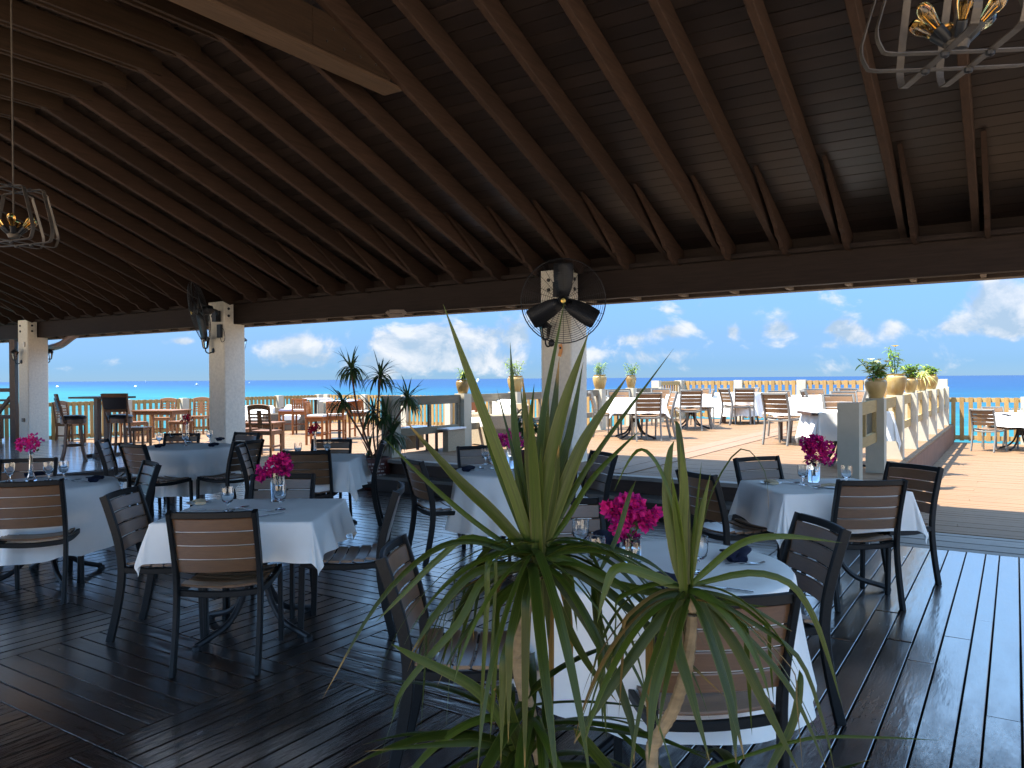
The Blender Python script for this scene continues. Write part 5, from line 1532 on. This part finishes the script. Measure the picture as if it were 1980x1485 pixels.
# ================================================================== PLANTS
def strap_leaf(pts, width, side_hint, tipf=.10, fold=.25, n=18, wprof=None):
    """a strap leaf with a shallow V fold along a smooth path"""
    P = [Vector(p) for p in pts]
    Q = smooth(P, max(3, int(n / max(1, len(P) - 1))))
    m = len(Q) - 1
    vs = []; fs = []; mi = []
    prev = None
    for i, p in enumerate(Q):
        f = i / m
        t = (Q[min(i + 1, m)] - Q[max(i - 1, 0)]).normalized()
        s = side_hint(f) if callable(side_hint) else Vector(side_hint)
        s = s - t * s.dot(t)
        if s.length < 1e-3: s = prev or Vector((1, 0, 0))
        s.normalize()
        if prev is not None and s.dot(prev) < 0: s = -s
        prev = s
        nr = s.cross(t)
        if f < .12: w = .62 + .38 * f / .12
        elif f < .45: w = 1.0
        else: w = max(.02, 1 - ((f - .45) / .55) ** 1.7)
        w *= width / 2
        for (a, b) in ((-1, fold), (-.5, fold * .5 + .04), (0, 0), (.5, fold * .5 + .04), (1, fold)): vs.append(p + s * (w * a) + nr * (w * b))
    for i in range(m):
        for j in range(4):
            fs.append((i * 5 + j, i * 5 + j + 1, (i + 1) * 5 + j + 1, (i + 1) * 5 + j)); mi.append(1 if i / m > 1 - tipf else 0)
    return vs, fs, mi
def add_leaf(parent, org, pts, width, side, tipf=.08, fold=.25, mats='leaf_strap', n=18):
    vs, fs, mi = strap_leaf(pts, width, side, tipf, fold, n)
    b = MB(); b.add([v - org for v in vs], fs)
    me = b.mesh('leaf', mats, True, 70)
    uv = me.uv_layers.new(name='UVMap')
    m_ = len(vs) // 5 - 1
    uv.data.foreach_set('uv', [c for f in fs for i in f for c in ((i % 5) / 4, (i // 5) / m_)])
    return link('leaf', me, parent)
VIEW = lambda p: (p - Vector((0, 0, EYE))).normalized()
def hero(parent, org, base_d, pts, width_px, dd=0.0, face=.8, tipf=.07, n=18, fold=.25):
    """pts: where the leaf runs in the photograph; dd: how much nearer (-) or farther (+) its tip is than its base"""
    k = len(pts) - 1
    P = [pix(x, y, base_d + dd * (i / k) ** 1.2) for i, (x, y) in enumerate(pts)]
    w = width_px * base_d / F
    t = (P[-1] - P[0]).normalized()
    a = t.cross(VIEW(P[0])).normalized()
    out = (P[-1] - P[0]); out.z = 0
    b_ = out.cross(UP)
    if b_.length < .02: b_ = a
    b_.normalize()
    if a.dot(b_) < 0: b_ = -b_
    def side(f):
        i = min(int(f * k), k - 1)
        tt = (P[i + 1] - P[i]).normalized()
        q = tt.cross(VIEW(P[i])).normalized()
        if q.dot(a) < 0 and face < .9: q = q
        return q * face + b_ * (1 - face)
    return add_leaf(parent, org, P, w, side, tipf, fold, n=n)
def droop_leaf(parent, org, base, az, e0, length, width, e1=-80, rr=random, tipf=.08, twist=0.0, jit=.1, pw=.42, kink=None, mats='leaf_strap'):
    n = 9; p = Vector(base); pts = [p.copy()]
    for k in range(n):
        f = (k + .5) / n
        e = R(e0 + (e1 - e0) * (f ** pw))
        if kink and f > kink: e = R(-86)
        az_ = az + jit * math.sin(f * 4 + az * 3)
        p = p + Vector((math.cos(az_) * math.cos(e), math.sin(az_) * math.cos(e), math.sin(e))) * (length / n)
        pts.append(p.copy())
    tg = Vector((-math.sin(az), math.cos(az), twist))
    return add_leaf(parent, org, pts, width, tg, tipf, fold=rr.uniform(.12, .35), mats=mats, n=18)
# ---- foreground dracaena, tall stem
D1 = 1.80
b1 = pix(1040, 1062, D1)
ground1 = Vector((b1.x - .02, b1.y + .03, 0))
dr = thing('dracaena', 'tall foreground dracaena with long upright leaves in the middle of the photo', 'plant', ground1, 0, 'dracaena plants in pots')
o1 = ground1
MB().lathe([(0, 0), (.16, 0), (.19, .18), (.20, .30), (.18, .31), (.17, .27), (0, .26)], n=24).obj('pot', 'pot_red', dr, True)
def trunk(parent, org, pts, r, matn='trunk_tan', seg=6):
    m = MB(); P = smooth([Vector(p) - org for p in pts], seg)
    sc = [r * (1 + .10 * (i % 2)) for i in range(len(P))]
    m.sweep(P, circ(1.0, 10), scl=sc)
    return m.obj('trunk', matn, parent, True)
trunk(dr, o1, [o1 + UP * .25, o1 + Vector((.03, -.01, .55)), pix(1000, 1290, D1 + .04), pix(1012, 1180, D1 + .02), pix(1036, 1100, D1)], .016, seg=9)
H = [  # points, width, tip depth, face
    ([(1030, 1075), (990, 950), (920, 760), (858, 588)], 33, -.05, .9),
    ([(1034, 1075), (1012, 985), (996, 840), (987, 662)], 30, .12, .8),
    ([(1038, 1070), (1050, 960), (1085, 800), (1140, 640)], 42, -.10, .95),
    ([(1040, 1060), (1052, 960), (1066, 840), (1082, 690)], 38, .05, .85),
    ([(1036, 1065), (1040, 930), (1050, 800), (1094, 575)], 26, .15, .7),
    ([(1044, 1060), (1075, 980), (1130, 850), (1215, 725)], 40, -.04, .95),
    ([(1048, 1060), (1080, 1000), (1150, 880), (1303, 674)], 17, .10, .8),
    ([(1046, 1062), (1068, 980), (1092, 870), (1113, 760)], 30, .10, .75),
    ([(1028, 1080), (957, 997), (882, 925), (782, 812)], 34, -.12, .9),
    ([(1022, 1085), (912, 1006), (821, 927), (736, 841)], 14, .10, .7),
    ([(1024, 1082), (918, 1047), (830, 1067), (724, 1170), (618, 1353)], 17, -.18, .55),
    ([(1024, 1082), (911, 1039), (847, 1078), (770, 1155), (722, 1205)], 20, .05, .6),
    ([(1026, 1090), (918, 1106), (847, 1177), (788, 1268)], 26, -.10, .7),
    ([(1028, 1092), (936, 1117), (883, 1205), (777, 1329), (752, 1398)], 20, -.16, .7),
    ([(1054, 1066), (1140, 1052), (1240, 1080), (1310, 1130)], 18, .02, .5),
    ([(1054, 1070), (1160, 1065), (1262, 1108), (1350, 1190)], 17, -.06, .5),
    ([(1054, 1078), (1103, 1086), (1190, 1130), (1310, 1152), (1400, 1166), (1482, 1174)], 26, -.16, .75),
    ([(1056, 1085), (1140, 1120), (1240, 1200), (1400, 1350)], 24, -.10, .7),
    ([(1052, 1090), (1090, 1140), (1160, 1250), (1215, 1390), (1222, 1480)], 32, -.16, .85),
    ([(1050, 1095), (1075, 1170), (1130, 1280), (1190, 1360)], 26, .05, .8),
    ([(1036, 1068), (1020, 960), (1022, 850), (1033, 742)], 26, .15, .6),
    ([(1040, 1068), (1062, 950), (1100, 840), (1128, 700)], 30, .06, .85),
    ([(1030, 1072), (1000, 1000), (960, 900), (930, 820)], 22, .18, .7),
    ([(1046, 1064), (1090, 1010), (1140, 930), (1196, 870), (1240, 830)], 16, .2, .6),
    ([(1042, 1066), (1058, 1000), (1072, 930), (1080, 860)], 30, -.05, .9),
    ([(1160, 1100), (1190, 1040), (1215, 960), (1228, 930)], 13, .04, .7),
]
for pts, w, dd, fc_ in H: hero(dr, o1, D1, pts, w * (.66 if w > 25 else .78), dd, fc_)
rr = random.Random(5)
for k in range(54):
    az_ = rr.uniform(0, 2 * PI)
    e0 = rr.uniform(5, 75)
    l = rr.uniform(.36, .66)
    droop_leaf(dr, o1, b1 + Vector((rr.uniform(-.02, .02), rr.uniform(-.02, .02), rr.uniform(-.07, .01))), az_, e0, l, rr.uniform(.014, .027), e1=rr.uniform(-88, -66), rr=rr, twist=rr.uniform(-.6, .6), kink=rr.choice([None, None, None, .35, .5]), mats=rr.choice(['leaf_strap'] * 9 + ['leaf_dry']))
for k in range(9):
    az_ = rr.uniform(0, 2 * PI); sp_ = rr.uniform(.10, .35); l = rr.uniform(.20, .42)
    top = b1 + Vector((math.cos(az_) * sp_ * l, math.sin(az_) * sp_ * l, l))
    add_leaf(dr, o1, [b1 + Vector((.008 * math.cos(az_), .008 * math.sin(az_), -.05)), b1.lerp(top, .3), b1.lerp(top, .65) + UP * .01, top], rr.uniform(.016, .026), Vector((-math.sin(az_), math.cos(az_), 0)), fold=.45)
# lower tuft at the foot of the stem
for k in range(34):
    az_ = rr.uniform(0, 2 * PI)
    droop_leaf(dr, o1, pix(1010, 1395, D1 + .02) + Vector((rr.uniform(-.05, .05), rr.uniform(-.05, .05), rr.uniform(-.16, .03))), az_, rr.uniform(20, 75), rr.uniform(.34, .52), rr.uniform(.022, .034), e1=rr.uniform(-70, -10), rr=rr, tipf=.08, twist=rr.uniform(-.4, .4))
for pts, w, dd, fc_ in [([(1000, 1470), (960, 1385), (905, 1325), (800, 1272), (752, 1246)], 22, -.1, .8), ([(1010, 1470), (930, 1440), (860, 1440), (700, 1455)], 16, -.1, .6),
                        ([(1020, 1490), (985, 1400), (965, 1340), (950, 1335)], 26, -.08, .9), ([(1180, 1500), (1130, 1440), (1105, 1410)], 22, -.05, .8)]:
    hero(dr, o1, D1 - .05, pts, w, dd, fc_)
# ---- foreground dracaena, lower bare stem
D2 = 1.62
b2 = pix(1325, 1132, D2)
ground2 = Vector((b2.x - .04, b2.y + .02, 0))
d2 = thing('dracaena', 'lower foreground dracaena with a bare scarred stem, right of the tall one', 'plant', ground2, 0, 'dracaena plants in pots')
o2 = ground2
MB().lathe([(0, 0), (.15, 0), (.18, .18), (.19, .28), (.17, .29), (.16, .25), (0, .24)], n=24).obj('pot', 'pot_red', d2, True)
trunk(d2, o2, [o2 + UP * .22, pix(1258, 1500, D2 + .03), pix(1268, 1430, D2 + .02), pix(1300, 1370, D2 + .01), pix(1326, 1285, D2), pix(1334, 1190, D2), pix(1329, 1152, D2)], .0128, seg=9)
H2 = [
    ([(1318, 1135), (1300, 1060), (1288, 960), (1294, 880), (1303, 852)], 26, .02, .95),
    ([(1322, 1132), (1318, 1030), (1322, 930), (1314, 852)], 26, -.02, .95),
    ([(1326, 1130), (1324, 1000), (1318, 900), (1311, 828), (1303, 812)], 22, .03, .9),
    ([(1332, 1130), (1345, 1050), (1358, 980), (1373, 915)], 18, .0, .9),
    ([(1315, 1040), (1296, 960), (1270, 895), (1240, 868), (1214, 892), (1186, 950)], 15, .0, .5),
    ([(1336, 1125), (1352, 1040), (1378, 945), (1432, 868), (1478, 912), (1486, 1000)], 5, .04, .6),
    ([(1336, 1128), (1429, 1052), (1515, 1037), (1628, 1050)], 20, .02, .75),
    ([(1336, 1132), (1446, 1108), (1525, 1128), (1570, 1190), (1601, 1276), (1626, 1368)], 19, -.02, .75),
    ([(1316, 1138), (1255, 1112), (1192, 1098), (1168, 1140), (1152, 1205)], 28, -.02, .8),
    ([(1318, 1145), (1250, 1170), (1200, 1230), (1175, 1300)], 30, -.08, .85),
    ([(1322, 1150), (1280, 1190), (1220, 1270), (1150, 1370), (1105, 1440)], 30, -.05, .8),
    ([(1342, 1150), (1375, 1230), (1410, 1350), (1420, 1480)], 36, -.12, .9),
    ([(1344, 1148), (1420, 1250), (1480, 1370), (1545, 1500)], 30, -.08, .85),
    ([(1346, 1146), (1440, 1230), (1530, 1340), (1600, 1500)], 18, -.10, .7),
    ([(1346, 1142), (1430, 1190), (1540, 1270), (1590, 1400), (1612, 1500)], 15, -.04, .6),
    ([(1330, 1155), (1305, 1230), (1330, 1330), (1370, 1480)], 30, -.14, .9),
    ([(1322, 1155), (1292, 1240), (1262, 1340), (1250, 1480)], 32, -.12, .9),
    ([(1340, 1140), (1420, 1160), (1500, 1205), (1530, 1222)], 12, .05, .7),
    ([(1330, 1500), (1420, 1470), (1560, 1430), (1700, 1428), (1818, 1434)], 10, -.05, .6),
    ([(1480, 1500), (1530, 1400), (1545, 1320), (1543, 1296)], 22, .04, .9),
]
for pts, w, dd, fc_ in H2: hero(d2, o2, D2, pts, w * .72, dd, fc_)
for k in range(22):
    az_ = rr.uniform(0, 2 * PI)
    droop_leaf(d2, o2, b2 + Vector((rr.uniform(-.015, .015), rr.uniform(-.015, .015), rr.uniform(-.04, .0))), az_, rr.uniform(0, 55), rr.uniform(.30, .50), rr.uniform(.013, .025), e1=rr.uniform(-88, -66), rr=rr, twist=rr.uniform(-.6, .6), kink=rr.choice([None, None, None, .4, .55]), mats=rr.choice(['leaf_strap'] * 9 + ['leaf_dry']))
for k in range(22):
    az_ = rr.uniform(0, 2 * PI)
    droop_leaf(d2, o2, pix(1400, 1560, D2 + .05) + Vector((rr.uniform(-.1, .1), rr.uniform(-.05, .05), rr.uniform(-.05, .03))), az_, rr.uniform(30, 80), rr.uniform(.28, .45), rr.uniform(.018, .030), e1=rr.uniform(-60, 10), rr=rr, tipf=.08, twist=rr.uniform(-.4, .4))
for k in range(7):
    az_ = rr.uniform(0, 2 * PI); sp_ = rr.uniform(.10, .3); l = rr.uniform(.12, .26)
    top = b2 + Vector((math.cos(az_) * sp_ * l, math.sin(az_) * sp_ * l, l))
    add_leaf(d2, o2, [b2 + Vector((.007 * math.cos(az_), .007 * math.sin(az_), -.04)), b2.lerp(top, .3), b2.lerp(top, .65) + UP * .01, top], rr.uniform(.013, .021), Vector((-math.sin(az_), math.cos(az_), 0)), fold=.45)
# ---- the potted dracaena by the steps
pd = Vector(C(-1.95, 11.0, 0))
t = thing('dracaena', 'many-headed dark dracaena in a striped red pot by the deck steps', 'plant', pd, 0, 'dracaena plants in pots')
MB().lathe([(0, 0), (.17, 0), (.20, .10), (.225, .32), (.22, .44), (.20, .45), (.19, .42), (0, .40)], n=28).obj('pot', 'pot_red', t, True)
m = MB()
for k in range(5):
    for q in range(4):
        a0 = -1.3 + q * .28 + (k % 2) * .14
        m.sweep([( .2235 * (.93 + .014 * k) * 1.02 * math.cos(a0 + .22 * f), .2235 * (.93 + .014 * k) * 1.02 * math.sin(a0 + .22 * f), .17 + .05 * k) for f in (0, .25, .5, .75, 1)], rect(.004, .022))
m.obj('stripes', 'pot_stripe', t)
crowns = [(680, 712, .0, 60), (735, 728, .15, 62), (788, 768, .1, 56), (662, 775, -.1, 40), (722, 795, .2, 46), (757, 838, -.1, 60), (712, 880, .25, 30), (745, 805, .05, 46)]
for (cx, cy, dd, nl) in crowns:
    top = pix(cx, cy, 11.0 + dd) - pd
    b0 = Vector((rr.uniform(-.08, .08), rr.uniform(-.08, .08), .40))
    mid = b0.lerp(top, .55) + Vector((rr.uniform(-.05, .05), rr.uniform(-.05, .05), -.03))
    MB().tube(smooth([b0, mid, top - UP * .05, top], 5), .014, 7).obj('trunk', 'trunk_red', t, True)
    cm = MB()
    for k in range(nl):
        az_ = rr.uniform(0, 2 * PI); e0 = rr.uniform(-35, 85); l = rr.uniform(.28, .42)
        n = 6; p = top + Vector((0, 0, rr.uniform(-.05, .02))); pts = [p.copy()]
        e1 = -85 if e0 < 45 else rr.uniform(-40, 70)
        for q in range(n):
            e = R(e0 + (e1 - e0) * ((q + .5) / n) ** .8)
            p = p + Vector((math.cos(az_) * math.cos(e), math.sin(az_) * math.cos(e), math.sin(e))) * (l / n)
            pts.append(p.copy())
        vs, fs, mi = strap_leaf(pts, rr.uniform(.020, .032), Vector((-math.sin(az_), math.cos(az_), .1)), 0, .3, 8)
        cm.add(vs, fs)
    kind(cm.obj('crown', 'leaf_dark', t, True, angle=70), 'stuff')
# ---- large-leaved dark plant in front of the fan column
pp = Vector(C(.20, 9.55, UZ))
t = thing('rubber_plant', 'dark broad-leaved potted plant just left of the fan column', 'plant', pp)
MB().lathe([(0, 0), (.13, 0), (.16, .2), (.165, .24), (.15, .24), (.145, .2), (0, .19)], n=22).obj('pot', 'pot_red', t, True)
for k in range(4):
    a = k * 1.7; tp = Vector((.09 * math.cos(a), .09 * math.sin(a), .62 + .05 * k))
    MB().tube(smooth([Vector((.03 * math.cos(a), .03 * math.sin(a), .18)), tp * .55 + UP * .1, tp], 4), .007, 6).obj('stem', 'leaf_dark', t, True)
    for q in range(15):
        f = .2 + .8 * q / 15
        bp = Vector((tp.x * f, tp.y * f, .18 + (tp.z - .18) * f))
        aa = rr.uniform(0, 6.28)
        m = MB(); leafy(m, bp, Vector((math.cos(aa), math.sin(aa), rr.uniform(.1, .8))), rr.uniform(.13, .20), rr.uniform(.06, .085), rr.uniform(.7, 1.4), 4)
        m.obj('leaf', 'leaf_dark', t, True, angle=70)
